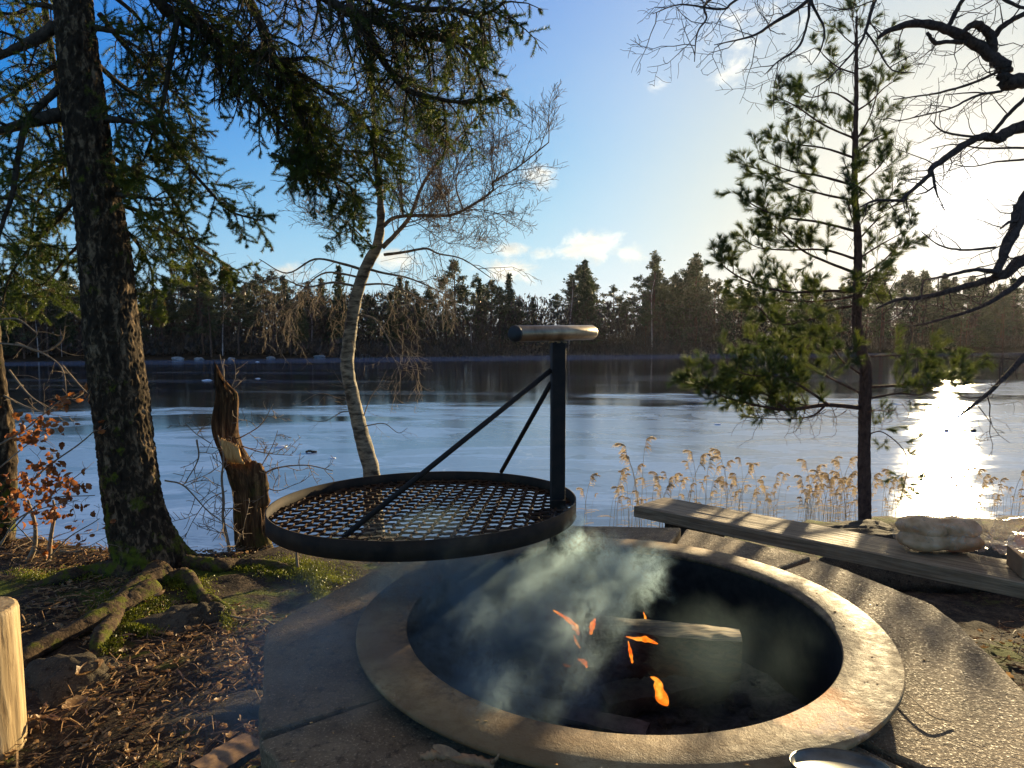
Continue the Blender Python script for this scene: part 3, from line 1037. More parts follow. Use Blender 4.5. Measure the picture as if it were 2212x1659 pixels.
M['root_bark'] = mat_bark('mossy_root_bark', [(0.3, (.02, .014, .009)), (0.7, (.13, .085, .048))], 55, 1, moss=1.0, bumpd=.012)
s.build('root', M['root_bark'], spr)
limbs = [
 ([(120, 57), (67, 90), (0, 120), (-60, 140)], 3.3, 3.1, .03), ([(133, 247), (67, 263), (0, 283), (-60, 300)], 3.3, 3.1, .034),
 ([(133, 187), (67, 250), (40, 333), (27, 417), (0, 500), (-10, 560)], 3.3, 2.9, .018),
 ([(97, -60), (97, 20), (110, 100), (127, 200), (130, 300), (140, 400)], 3.8, 3.9, .02),
 ([(207, 60), (250, 68), (290, 78)], 3.3, 3.25, .016), ([(227, 257), (280, 262), (333, 273)], 3.3, 3.2, .018), ([(250, 420), (300, 425), (350, 433)], 3.3, 3.1, .015),
 ([(150, -260), (250, -130), (340, 0), (383, 40), (450, 70), (533, 110), (617, 143), (650, 233), (673, 317)], 3.3, 4.0, .035),
 ([(383, 43), (367, 133), (350, 233), (333, 283), (312, 343)], 3.5, 3.5, .016),
 ([(350, 267), (383, 330), (450, 410), (500, 457), (567, 477)], 3.5, 3.7, .012),
 ([(150, -330), (280, -150), (400, 0), (450, 70), (500, 127), (540, 187), (617, 277), (667, 320)], 3.3, 3.9, .028),
 ([(150, -420), (350, -230), (533, 0), (583, 117), (617, 150), (650, 235)], 3.3, 3.6, .026),
 ([(450, -140), (553, 27), (596, 133), (626, 187), (653, 260), (670, 300), (673, 343), (653, 367)], 3.5, 3.6, .022),
 ([(150, -460), (450, -220), (710, 0), (786, 33), (853, 60), (920, 80), (1003, 92)], 3.3, 3.5, .034),
 ([(753, 10), (793, 77), (836, 143), (870, 187), (920, 207), (986, 220), (1063, 220)], 3.45, 3.3, .022),
 ([(620, -90), (780, -20), (886, 17), (986, 20), (1046, 30), (1093, 3)], 3.35, 3.0, .018),
 ([(963, 33), (986, 83), (1020, 127), (1036, 167), (1050, 200)], 3.3, 3.2, .009),
 ([(560, 100), (630, 150), (720, 207), (786, 267), (806, 317), (815, 400)], 3.55, 3.6, .016),
 ([(586, 333), (686, 373), (753, 400), (766, 450), (760, 520)], 3.7, 3.8, .012),
 ([(673, 300), (700, 330), (720, 380), (735, 430)], 3.8, 3.9, .010),
 ([(230, 330), (290, 370), (350, 400), (400, 480), (420, 560)], 3.3, 3.9, .012),
 ([(200, 130), (270, 190), (330, 230), (380, 290), (420, 300)], 3.35, 4.0, .014),
 ([(255, 480), (300, 530), (330, 600), (320, 690)], 3.35, 3.6, .010), ([(255, 440), (330, 470), (420, 530), (470, 560), (520, 590)], 3.4, 4.1, .012),
 ([(160, 300), (120, 380), (80, 440), (60, 560)], 3.4, 3.8, .012), ([(170, 420), (120, 480), (70, 530), (20, 600), (0, 690)], 3.4, 3.7, .012),
 ([(130, 20), (80, 10), (30, 30), (-30, 20)], 3.4, 3.7, .016), ([(140, 130), (90, 160), (30, 200), (-30, 230)], 3.4, 3.8, .015),
 ([(160, 350), (100, 350), (40, 400), (-20, 450)], 3.4, 3.7, .012), ([(180, 520), (140, 560), (100, 610), (60, 620)], 3.4, 3.9, .010),
 ([(230, -20), (300, 40), (330, 110), (300, 180)], 3.4, 3.7, .012), ([(215, 30), (280, 110), (340, 170), (400, 230), (430, 330)], 3.4, 4.2, .014),
]
s = Soup()
tips = []
for q, (pts, y0, y1, r) in enumerate(limbs):
    P = trace(pts, y0, y1)
    n = len(P)
    s.tube(P, np.linspace(r, r * .3, n), 8, jit=.08)
    tl = []
    long = q in (7, 10, 11, 12, 13, 14, 15, 17)
    ramify(s, P, r * .55, 2, 30 if q > 3 else 16, .38 if long else .28, .75, .14, .72, 0, tl, start=.05 if not long else .2, rmin=.0011, ratio=.5, bias=(.12, 0, -.15))
    tips += tl
    tips.append(P[int(n * .6):])
lb = s.build('limb', M['limb'], spr)
s = Soup()
live = [p for p in tips if (rng.random() < (.42 if p[-1][2] > 2.2 else .90))]
lay_sprigs(s, SPR, live)
s.build('needles', M['spruce_needle'], spr)

# ------------------------------------------------------------------ birch
BY = 4.7
bir = empty('birch_tree', (0, 0, 0), 'leaning bare birch with pale bark and hanging twigs behind the grill grate', 'tree')
bp = [(812, 1190), (806, 1110), (802, 1020), (778, 930), (762, 860), (750, 790), (757, 720), (770, 640), (790, 580), (818, 520), (822, 440), (815, 380), (809, 300), (806, 200), (804, 100), (798, 0), (795, -150)]
bpath = [V(x, y, BY) for x, y in bp]
bark_column(bpath, [k * BY / F / 2 for k in (48, 41, 36, 31, 28, 26, 25, 24, 22, 18, 14, 12, 10, 9, 8, 6, 4)], 'trunk', M['birch_bark'], bir, .004, 260, 40, None, 18)
bl = [([(826, 490), (853, 470), (903, 465), (970, 465), (1013, 447), (1063, 413), (1066, 393), (1120, 360), (1186, 307)], 4.7, 4.3, .0145),
      ([(826, 535), (860, 500), (886, 467), (913, 400), (953, 340), (1003, 283), (1053, 233)], 4.7, 4.9, .018),
      ([(812, 405), (793, 370), (753, 323), (735, 300)], 4.7, 4.5, .011), ([(870, 462), (866, 400), (866, 333), (886, 250), (900, 190)], 4.7, 5.0, .010),
      ([(830, 550), (870, 545), (920, 537), (947, 548), (1000, 560), (1060, 600)], 4.7, 4.5, .011), ([(812, 540), (790, 520), (765, 495), (730, 470)], 4.7, 4.6, .009),
      ([(970, 463), (955, 420), (950, 380), (960, 330)], 4.5, 4.6, .006), ([(1000, 452), (985, 400), (1000, 350), (1040, 300)], 4.4, 4.5, .006),
      ([(790, 585), (740, 570), (680, 560), (620, 590), (560, 560)], 4.7, 4.6, .011), ([(775, 620), (720, 610), (660, 620), (600, 600), (540, 620)], 4.7, 4.3, .009),
      ([(790, 580), (830, 590), (880, 600), (930, 620), (985, 650)], 4.7, 4.5, .010), ([(780, 615), (840, 615), (900, 640), (950, 660)], 4.7, 4.9, .008),
      ([(775, 680), (810, 690), (838, 730), (860, 765), (900, 770)], 4.7, 4.5, .008), ([(783, 600), (700, 590), (640, 640), (590, 680)], 4.7, 5.0, .008),
      ([(806, 250), (850, 200), (900, 130), (950, 90)], 4.7, 4.9, .008), ([(806, 180), (770, 120), (740, 60), (720, 0)], 4.7, 4.6, .007), ([(808, 300), (850, 260), (900, 250), (980, 180), (1040, 160)], 4.7, 4.4, .007),
      ([(815, 360), (770, 330), (720, 330), (680, 370), (640, 380)], 4.7, 4.8, .007)]
s = Soup()
for q, (pts, y0, y1, r) in enumerate(bl):
    P = trace(pts, y0, y1)
    s.tube(P, np.linspace(r, max(.0022, r * .25), len(P)), 7, jit=.06)
    low = 8 <= q <= 13 or q in (4,)
    ramify(s, P, r * .5, 3, 10 if low else 19, .55, .85 if low else .18, .24 if low else .16, .6, .12 if not low else 0, None, start=.12, rmin=.0015, ratio=.52, bias=(0, 0, -.25 if low else .3))
# fine twigs low on the stem
for (pts) in [[(765, 870), (730, 860), (690, 850), (650, 870)], [(770, 890), (740, 890), (700, 910), (660, 905)], [(785, 900), (800, 860), (820, 830), (835, 800)], [(790, 920), (830, 915), (860, 935), (880, 925)], [(760, 840), (740, 830), (720, 800)]]:
    P = trace(pts, 4.7, 4.6)
    s.tube(P, np.linspace(.004, .0015, len(P)), 4)
    ramify(s, P, .002, 2, 14, .16, .1, .15, .6, .05, None, rmin=.001)
s.build('branches', M['birch_twig'], bir)

# ------------------------------------------------------------------ young pine
PY = 5.6
pin = empty('pine_tree', (0, 0, 0), 'slender young pine with a kinked stem standing on the bank in front of the sun', 'tree')
pp_ = [(1868, 1175), (1868, 1135), (1867, 1000), (1868, 880), (1870, 800), (1860, 757), (1851, 700), (1853, 600), (1853, 520), (1846, 400), (1849, 250), (1850, 110), (1850, 60), (1851, 35)]
ppath = [V(x, y, PY) for x, y in pp_]
bark_column(ppath, [k * PY / F / 2 for k in (27, 25, 24, 24, 23, 22, 19, 16, 14, 11, 8, 5, 3, 2)], 'trunk', M['pine_bark'], pin, .004, 240, 32, None, 30)
pl = [([(1857, 881), (1784, 875), (1700, 885), (1634, 875), (1550, 851), (1484, 805)], 0, -.5, .022, 1.7), ([(1790, 875), (1740, 840), (1690, 815), (1620, 810), (1560, 790)], -.2, -.6, .012, 1.5),
      ([(1700, 884), (1650, 850), (1600, 850), (1530, 835)], -.3, -.2, .010, 1.4), ([(1860, 850), (1800, 820), (1740, 790), (1680, 760), (1610, 745)], 0, .3, .012, 1.4), ([(1784, 875), (1750, 900), (1680, 905), (1600, 900)], -.2, .2, .009, 1.2),
      ([(1862, 810), (1820, 780), (1790, 740), (1750, 720)], 0, -.4, .010, 1.0),
      ([(1883, 836), (1960, 830), (2043, 813), (2110, 780)], 0, .5, .014, 1.3), ([(1880, 860), (1940, 850), (2000, 850), (2060, 800)], 0, -.3, .011, 1.2), ([(1880, 770), (1920, 768), (1980, 765), (2040, 760)], 0, .2, .010, .9),
      ([(1850, 591), (1784, 565), (1734, 541), (1684, 498), (1650, 470)], 0, -.2, .013, 1.2), ([(1844, 631), (1784, 628), (1700, 631), (1617, 608), (1567, 578), (1547, 551)], 0, -.4, .014, 1.3),
      ([(1840, 661), (1790, 671), (1750, 691), (1680, 700), (1640, 665), (1610, 640)], 0, -.3, .011, 1.2), ([(1846, 640), (1780, 650), (1720, 650), (1650, 640)], 0, .5, .010, 1.0),
      ([(1850, 560), (1780, 540), (1700, 540), (1640, 535), (1606, 517)], 0, .1, .012, 1.1), ([(1850, 500), (1770, 480), (1700, 470), (1640, 450), (1583, 413)], 0, -.4, .012, 1.1),
      ([(1843, 433), (1780, 420), (1710, 400), (1650, 370), (1603, 355)], 0, .3, .011, 1.0), ([(1843, 400), (1770, 380), (1710, 370), (1640, 343)], 0, -.3, .011, 1.0),
      ([(1843, 340), (1780, 320), (1710, 310), (1653, 293)], 0, .1, .010, .9), ([(1848, 300), (1780, 270), (1720, 230), (1675, 208)], 0, -.2, .009, .9), ([(1850, 230), (1800, 200), (1750, 210), (1700, 185)], 0, .2, .008, .8),
      ([(1850, 160), (1810, 145), (1780, 120), (1770, 105)], 0, -.1, .007, .6), ([(1850, 100), (1830, 85), (1810, 65), (1803, 57)], 0, 0, .005, .5), ([(1850, 150), (1880, 140), (1892, 110)], 0, .1, .006, .5),
      ([(1850, 240), (1880, 220), (1910, 190), (1943, 168)], 0, -.1, .008, .7), ([(1852, 300), (1880, 250), (1900, 180), (1905, 150)], 0, .1, .007, .6), ([(1850, 330), (1890, 300), (1925, 283)], 0, .2, .008, .7),
      ([(1850, 400), (1890, 370), (1926, 325)], 0, -.2, .008, .7), ([(1850, 460), (1890, 440), (1925, 420), (1926, 368)], 0, .2, .008, .7), ([(1853, 520), (1890, 480), (1916, 462)], 0, .1, .008, .8), ([(1853, 560), (1900, 530), (1955, 500)], 0, -.2, .009, .8),
      ([(1853, 600), (1900, 570), (1940, 530), (1956, 500)], 0, .3, .008, .8), ([(1853, 500), (1840, 470), (1830, 430)], 0, -.7, .008, .7), ([(1850, 420), (1835, 380), (1820, 340)], 0, -.6, .007, .6), ([(1850, 330), (1840, 290), (1845, 250)], 0, .6, .006, .6),
      ([(1852, 640), (1870, 620), (1880, 590)], 0, -.7, .008, .7), ([(1868, 940), (1910, 935), (1960, 990), (1945, 1080)], 0, .2, .006, .6), ([(1850, 120), (1846, 70), (1840, 30)], 0, .1, .004, .4), ([(1851, 60), (1862, 30), (1868, 10)], 0, .1, .003, .4), ([(1851, 60), (1851, 40), (1851, 24)], 0, 0, .003, .3)]
s = Soup()
ptips = []
for q, (pts, d0, d1, r, lush) in enumerate(pl):
    P = trace(pts, PY + d0, PY + d1)
    s.tube(P, np.linspace(r, .003, len(P)), 6, jit=.06)
    tl = []
    ramify(s, P, r * .4, 2, 8.5 * (1 + .7 * lush), .30 if q > 5 else .34, -.12, .12, .55, .18, tl, start=.22 if q < 20 else .1, rmin=.0016, ratio=.5, bias=(0, 0, .18))
    sel = [p[len(p) // 2 - 1:] for p in tl]
    ptips += sel
    ptips.append(P[int(len(P) * .8):])
# curly bare twigs under the lowest bough
for q in range(46):
    x = rng.uniform(1620, 2010)
    p0 = V(x, rng.uniform(872, 890) - max(0, (x - 1880) * .2), PY + rng.uniform(-.4, .2))
    P = shoot(p0, (rng.normal(0, .6), rng.normal(0, .4), -.6), rng.uniform(.2, .5), 9, .15, .42)
    s.tube(P, np.linspace(.003, .0014, len(P)), 3, False)
    if rng.random() < .4:
        ramify(s, P, .002, 1, 9, .12, .1, .3, .6, rmin=.0012)
s.build('branches', M['pine_bark'], pin)
s = Soup()
lay_sprigs(s, PIN, ptips)
s.build('needles', M['pine_needle'], pin)

# ------------------------------------------------------------------ oak reaching in from the right
oak = empty('oak_tree', (0, 0, 0), 'old bare oak reaching crooked limbs into the frame from the right', 'tree')
OY = 4.6
s = Soup()
trunk = [V(2700, 1300, OY), V(2650, 900, OY), V(2620, 500, OY), V(2560, 150, OY), V(2500, -300, OY), V(2350, -800, OY)]
s.tube(spline(trunk, 60), np.linspace(.30, .12, 60), 24, jit=.04)
s.build('trunk', M['oak_bark'], oak)
ol = [([(2580, 260), (2400, 200), (2300, 160), (2212, 173), (2170, 178), (2172, 147), (2153, 130), (2110, 97), (2043, 63), (1976, 50), (1920, 67), (1896, 83)], 4.6, 4.6, [.1, .07, .055, .05, .046, .042, .04, .036, .03, .024, .018, .010]),
      ([(2146, 112), (2140, 83), (2126, 62), (2103, 53), (2076, 72)], 4.6, 4.5, [.034, .03, .026, .022, .012]), ([(2046, 63), (2066, 23), (2080, 0), (2110, -40)], 4.6, 4.5, [.016, .014, .012, .008]),
      ([(2140, 90), (2165, 57), (2212, 30), (2270, 0)], 4.6, 4.4, [.022, .018, .016, .014]), ([(2100, 92), (2050, 90), (2020, 92), (2003, 70)], 4.6, 4.5, [.014, .013, .014, .010]),
      ([(2600, 380), (2400, 260), (2212, 273), (2156, 297), (2113, 297), (2060, 330), (2013, 363), (2006, 380), (1953, 427), (1950, 433), (1893, 433), (1858, 447)], 4.6, 4.4, [.09, .06, .038, .034, .024, .021, .018, .014, .011, .010, .008, .004]),
      ([(2013, 368), (2020, 403), (2026, 427)], 4.43, 4.4, [.010, .008, .004]), ([(2022, 400), (2000, 415), (1980, 420)], 4.4, 4.35, [.007, .006, .004]), ([(2110, 297), (2040, 285), (2010, 260)], 4.5, 4.6, [.009, .006, .003]),
      ([(2140, 292), (2176, 250), (2212, 215), (2260, 180)], 4.5, 4.3, [.010, .012, .012, .014]), ([(2156, 155), (2100, 180), (2030, 200), (1980, 208), (1930, 215)], 4.6, 4.7, [.011, .009, .007, .005, .003]),
      ([(2163, 197), (2110, 207), (2050, 235), (1990, 250), (1940, 262)], 4.6, 4.3, [.010, .008, .006, .005, .003]), ([(2212, 180), (2150, 200), (2100, 200), (2040, 205)], 4.6, 4.9, [.009, .007, .005, .003]),
      ([(2212, 345), (2150, 350), (2100, 360), (2060, 355)], 4.7, 4.8, [.008, .006, .004, .003]), ([(2300, 330), (2212, 320), (2120, 320), (2060, 312), (2010, 322)], 4.6, 4.6, [.01, .008, .006, .004, .002]),
      ([(2640, 620), (2400, 500), (2250, 430), (2212, 443), (2193, 493), (2166, 553), (2150, 600)], 4.5, 4.2, [.11, .075, .05, .045, .034, .026, .02]), ([(2205, 475), (2180, 480), (2160, 495)], 4.3, 4.2, [.012, .009, .004]),
      ([(2450, 560), (2300, 540), (2212, 563), (2160, 596), (2093, 616), (1993, 643), (1943, 646), (1893, 666)], 4.5, 4.1, [.07, .045, .036, .028, .02, .014, .010, .004]),
      ([(2160, 590), (2110, 583), (2043, 596), (1993, 606)], 4.2, 4.1, [.016, .012, .008, .004]), ([(2212, 600), (2160, 640), (2100, 670), (1993, 700), (1950, 705)], 4.3, 4.0, [.02, .015, .01, .006, .003]),
      ([(2150, 535), (2080, 540), (2030, 530), (1990, 500)], 4.2, 4.3, [.009, .007, .005, .003]), ([(2600, 640), (2350, 640), (2212, 770), (2160, 826), (2110, 870), (2056, 910)], 4.4, 4.0, [.04, .026, .017, .013, .010, .004]),
      ([(2160, 826), (2160, 790), (2170, 770)], 4.1, 4.1, [.005, .004, .002]),
      ([(2500, -300), (2100, -260), (1850, -120), (1746, 0), (1676, 47), (1626, 77), (1543, 97)], 4.4, 3.6, [.06, .04, .022, .011, .009, .006, .002]), ([(1770, -40), (1750, 0), (1746, 40), (1726, 100), (1680, 133), (1653, 160)], 3.9, 3.6, [.012, .009, .007, .006, .004, .002]),
      ([(1780, -50), (1753, 0), (1780, 60), (1773, 107), (1753, 140)], 3.9, 3.9, [.009, .008, .006, .004, .002]), ([(1850, -130), (1680, -80), (1533, 0), (1526, 40), (1506, 73), (1500, 133)], 4.0, 3.6, [.016, .012, .007, .005, .004, .002]),
      ([(2050, -200), (1930, -80), (1890, 0), (1870, 67), (1853, 100), (1793, 167), (1753, 193)], 4.2, 3.9, [.03, .014, .011, .008, .006, .004, .002]), ([(1870, 67), (1893, 100), (1926, 150), (1976, 157)], 3.95, 4.0, [.006, .005, .004, .002]),
      ([(1700, -60), (1590, 0), (1560, 20), (1470, 10), (1410, 30)], 3.9, 3.6, [.012, .007, .006, .004, .002]), ([(1890, 0), (1830, 20), (1780, 10)], 4.0, 4.0, [.004, .003, .002]), ([(2180, -120), (2160, -20), (2190, 10), (2230, 20)], 4.4, 4.3, [.02, .012, .01, .008])]
s = Soup()
for q, (pts, y0, y1, rad) in enumerate(ol):
    P = trace(pts, y0, y1)
    rr = np.interp(np.linspace(0, 1, len(P)), np.linspace(0, 1, len(rad)), rad)
    P = P + rng.normal(0, 1, P.shape) * np.minimum(.003, rr * .1)[:, None]
    s.tube(P, rr, 10 if max(rad) > .012 else 6, jit=.08)
    top = q >= 23
    ramify(s, P, min(.010, rad[-1] * 1.6 + .003), 3, 8.0 if top else 7.5, .32, -.05, .24, .75, 0, None, start=.1 if len(pts) < 9 else .3, rmin=.0015, ratio=.52, bias=(-.18, 0, -.05), taper=False)
s.build('limb', M['oak_bark'], oak)

# ------------------------------------------------------------------ broken snag with saplings
NY = 3.72
snag = empty('tree_snag', (0, 0, 0), 'broken rotten tree stump with a jagged top and a torn orange side beside the spruce', 'tree stump')
def snag_mesh():
    # upper narrow part and wide lower part in one surface; half sections are torn away near the top and at the notch
    c = [(560, 1250, 50), (556, 1205, 43), (545, 1150, 39), (542, 1100, 37), (538, 1060, 37), (524, 1020, 37), (512, 1000, 34), (498, 970, 29), (489, 940, 29), (487, 905, 29), (489, 870, 27), (490, 850, 24), (480, 832, 13), (471, 818, 8), (465, 806, 2.5)]
    P = spline([V(x, y, NY) for x, y, r in c], 240)
    Rr = np.interp(np.linspace(0, 1, 240), np.linspace(0, 1, len(c)), [.88 * r * NY / F for x, y, r in c])
    s = Soup()
    seg = 72
    th = np.arange(seg) * 2 * np.pi / seg
    verts = []
    for i_ in range(240):
        u = i_ / 239
        for a in th:
            d = np.array((math.cos(a), math.sin(a), 0))
            q = P[i_] + d * Rr[i_]
            g = mnoise.noise(Vector((a * 3.2, q[2] * 1.5, 2))) * .010 + mnoise.noise(Vector((d[0] * 9, d[1] * 9, q[2] * 7))) * .014 + mnoise.noise(Vector((d[0] * 22, d[1] * 22, q[2] * 4))) * .011 - .010 * abs(mnoise.noise(Vector((d[0] * 12 + 3, d[1] * 12, q[2] * 2.5))))
            z = 0
            if u > .7:
                z = (.10 * mnoise.noise(Vector((d[0] * 7, d[1] * 7, 7))) + .05 * mnoise.noise(Vector((d[0] * 19, d[1] * 19, 2)))) * (u - .7) / .3
            k = Rr[i_] + g * min(1, Rr[i_] / .04)
            # hollow torn front between the notch and the top
            if .5 < u < .8 and d[1] < 0 and d[0] > -.35:
                k *= 1 - .42 * math.sin((u - .5) / .3 * math.pi) * max(0, -d[1])
            verts.append(P[i_] + d * k + (0, 0, z))
    i2, j2 = np.meshgrid(np.arange(239), np.arange(seg), indexing='ij')
    A = i2 * seg + j2
    B = i2 * seg + (j2 + 1) % seg
    s.add(verts, np.stack([A, B, B + seg, A + seg], -1).reshape(-1, 4))
    return s.build('trunk', M['snag_wood'], snag)
snag_mesh()
s = Soup()   # the shoulder: broken rim of the lower stem right of the notch
for (x, y, r, h) in [(548, 1003, 13, 26), (560, 1008, 10, 30), (535, 1000, 8, 14), (568, 1022, 9, 30), (526, 996, 6, 9)]:
    P = spline([V(x + 2, y + 70, NY - .02), V(x, y + h, NY - .02), V(x - 1, y, NY - .02), V(x - 3, y - 8, NY - .02)], 14)
    s.tube(P, np.array([1.3] * 6 + list(np.linspace(1.2, .25, 8))) * r * NY / F, 9, jit=.14)
s.build('broken_shoulder', M['snag_wood'], snag)
s = Soup()   # splintered fresh wood
for k in range(11):
    x0 = 482 + k * 3.6
    P = spline([V(x0 - 4, 946 + k * 1.5, NY - .115), V(x0, 965 + k * 2.5, NY - .125), V(x0 + 8, 990 + k * 1.1, NY - .12), V(x0 + 10, 1001, NY - .10)], 9)
    s.tube(P, np.array([.3, .7, 1, 1, 1, .9, .7, .5, .3]) * .0085, 5, jit=.2)
s.build('torn_wood', M['fresh_wood'], snag)

sap = empty('sapling', (0, 0, 0), 'thin bare sapling with pale twigs growing round the broken snag', 'sapling')
s = Soup()
for pts, y0, y1, r in [([(498, 1220), (494, 1180), (482, 1122), (483, 1080), (479, 1032), (483, 985), (470, 940)], 3.55, 3.6, .010), ([(515, 948), (563, 918), (590, 873)], 3.75, 3.6, .004), ([(566, 1025), (602, 1010), (662, 1005), (719, 1017)], 3.75, 3.7, .006),
                       ([(518, 962), (570, 978), (632, 984)], 3.75, 3.6, .004), ([(356, 1038), (398, 1050), (452, 1106), (521, 1155)], 3.3, 3.5, .005), ([(425, 950), (428, 992), (398, 1046)], 3.6, 3.5, .005), ([(456, 958), (425, 938), (400, 915)], 3.6, 3.5, .003),
                       ([(568, 1050), (600, 1060), (640, 1045)], 3.75, 3.6, .004), ([(494, 1200), (520, 1160), (530, 1120)], 3.5, 3.4, .003), ([(482, 1122), (500, 1100), (515, 1090)], 3.5, 3.5, .003), ([(485, 845), (484, 815), (475, 765)], 3.72, 3.7, .003), ([(490, 850), (510, 835), (530, 815)], 3.72, 3.7, .002),
                       ([(560, 1190), (600, 1170), (640, 1160)], 3.6, 3.6, .003), ([(490, 1060), (450, 1080), (420, 1120), (400, 1160)], 3.5, 3.6, .003), ([(566, 1005), (590, 960), (600, 930)], 3.75, 3.7, .003)]:
    P = trace(pts, y0, y1)
    s.tube(P, np.linspace(r, max(.0015, r * .4), len(P)), 6, jit=.06)
    ramify(s, P, r * .5, 2, 19, .19, 0, .16, .65, .08, None, start=.15, rmin=.0019, ratio=.5)
s.build('twigs', M['twig'], sap)
for k, (x, y, lab) in enumerate([(643, 1225, 'short pale upright stick on the mossy edge under the grate')]):
    s = Soup()
    P = trace([(x, y), (x - 2, y - 25), (x - 3, y - 48)], 3.3)
    s.tube(P, np.linspace(.008, .004, len(P)), 6)
    ramify(s, P, .003, 1, 30, .07, 0, .1, .5, .1)
    tag(s.build('stick', M['twig']), lab, 'stick')

# ------------------------------------------------------------------ left edge: mossy stem, oak sapling with dead leaves
lt = empty('mossy_tree', (0, 0, 0), 'thin dark mossy tree stem at the left edge of the frame', 'tree')
bark_column([V(-5, 1260, 3.6), V(5, 1150, 3.6), V(12, 1000, 3.6), V(5, 900, 3.6), V(-8, 820, 3.6), V(-30, 600, 3.6)], [.075, .055, .05, .045, .04, .03], 'trunk', M['spruce_bark'], lt, .006, 160, 40, None, 28)
s = Soup()
for pts in [[(0, 850), (60, 880), (110, 890), (150, 860)], [(-20, 740), (60, 750), (130, 790), (145, 860)], [(35, 740), (90, 760), (130, 740), (140, 710)], [(0, 690), (40, 690), (80, 720)], [(20, 800), (60, 850), (100, 880)], [(135, 790), (170, 830), (190, 850)]]:
    P = trace(pts, 3.6, 3.3)
    s.tube(P, np.linspace(.006, .002, len(P)), 5)
    ramify(s, P, .004, 2, 10, .18, .05, .25, .65, 0, None, rmin=.0013)
s.build('branches', M['twig'], lt)

def leaf_shape(kind='oak'):
    """outline strip of a lobed leaf along +X, unit length"""
    n = 9
    xs_ = np.linspace(0, 1, n)
    wv = .30 * np.sin(np.pi * np.clip(xs_ * .95 + .05, 0, 1)) ** .8 * (1 + .28 * np.cos(xs_ * 22)) if kind == 'oak' else .28 * np.sin(np.pi * xs_) ** .8
    wv[0] = .02
    wv[-1] = .04
    return xs_, wv
def add_leaf(s, p, size, up=None, curl=.5, flat=False):
    xs_, wv = leaf_shape()
    n = len(xs_)
    a = rng.uniform(0, 2 * math.pi)
    if flat:
        x = unit((math.cos(a), math.sin(a), rng.normal(0, .25)))
        zz = unit(np.array((0, 0, 1)) + rng.normal(0, .35, 3))
    else:
        x = unit(rng.normal(size=3) + (0, 0, -.5))
        zz = unit(rng.normal(size=3))
    y = unit(np.cross(zz, x))
    zz = np.cross(x, y)
    c = curl * rng.uniform(.3, 1.2)
    w2 = rng.uniform(.4, 1.3)
    L = np.stack([xs_, 0 * xs_, c * .5 * (xs_ - .5) ** 2 * 2 - .0], 1)
    v = []
    for k in range(n):
        for sgn in (-1, 0, 1):
            yy = sgn * wv[k]
            z_ = L[k, 2] + w2 * abs(yy) * .8 * (1 if sgn else 0)
            v.append(p + size * (xs_[k] * x + yy * y + z_ * zz))
    f = []
    for k in range(n - 1):
        for e in (0, 1):
            f.append((k * 3 + e, k * 3 + e + 1, (k + 1) * 3 + e + 1, (k + 1) * 3 + e))
    s.add(v, f)
os_ = empty('oak_sapling', (0, 0, 0), 'low oak sapling still holding curled orange leaves left of the spruce', 'sapling')
s = Soup()
sl_ = Soup()
for pts, y0, y1, r in [([(60, 1215), (75, 1180), (75, 1130), (60, 1080)], 3.35, 3.3, .014), ([(105, 1205), (110, 1160), (118, 1110), (115, 1080)], 3.3, 3.3, .012), ([(0, 1100), (50, 1060), (100, 1010), (170, 960), (205, 930)], 3.2, 3.1, .006), ([(-20, 1200), (30, 1140), (100, 1080), (205, 1070)], 3.1, 3.1, .005),
                       ([(0, 960), (50, 930), (100, 890), (140, 860), (170, 870)], 3.2, 3.2, .005), ([(0, 1010), (60, 960), (110, 930)], 3.1, 3.2, .004), ([(110, 1200), (150, 1160), (200, 1130), (215, 1120)], 3.2, 3.2, .004), ([(100, 1210), (60, 1160), (0, 1100)], 3.3, 3.1, .004), ([(20, 1130), (70, 1100), (150, 1040), (190, 1010)], 3.2, 3.3, .004), ([(130, 1190), (170, 1190), (230, 1160)], 3.15, 3.15, .003), ([(0, 1180), (40, 1120), (120, 1090), (170, 1080)], 3.0, 3.0, .004)]:
    P = trace(pts, y0, y1)
    s.tube(P, np.linspace(r, max(.0015, r * .4), len(P)), 6, jit=.06)
    tl = []
    ramify(s, P, r * .5, 2, 9, .16, 0, .18, .65, .06, tl, start=.2, rmin=.0013)
    for t_ in tl:
        if rng.random() < .38 and t_[-1][2] > -.02:
            for k in range(rng.integers(1, 4)):
                add_leaf(sl_, t_[-1] + rng.normal(0, .015, 3), rng.uniform(.026, .046), curl=1.5)
s.build('twigs', M['twig'], os_)
for (cx, cy, rx, ry, n) in [(140, 865, 28, 12, 16), (90, 920, 65, 22, 46), (55, 945, 40, 15, 22), (100, 1010, 60, 22, 42), (50, 1050, 55, 25, 40), (120, 1060, 60, 25, 34), (25, 1080, 30, 30, 26), (85, 1100, 90, 25, 26), (60, 900, 30, 12, 8), (135, 1115, 70, 15, 12)]:
    for k in range(n):
        add_leaf(sl_, V(cx + rng.normal(0, rx * .5), cy + rng.normal(0, ry * .6), 3.15 + rng.normal(0, .08)), rng.uniform(.026, .046), curl=1.5)
sl_.build('leaves', M['oak_leaf'], os_)

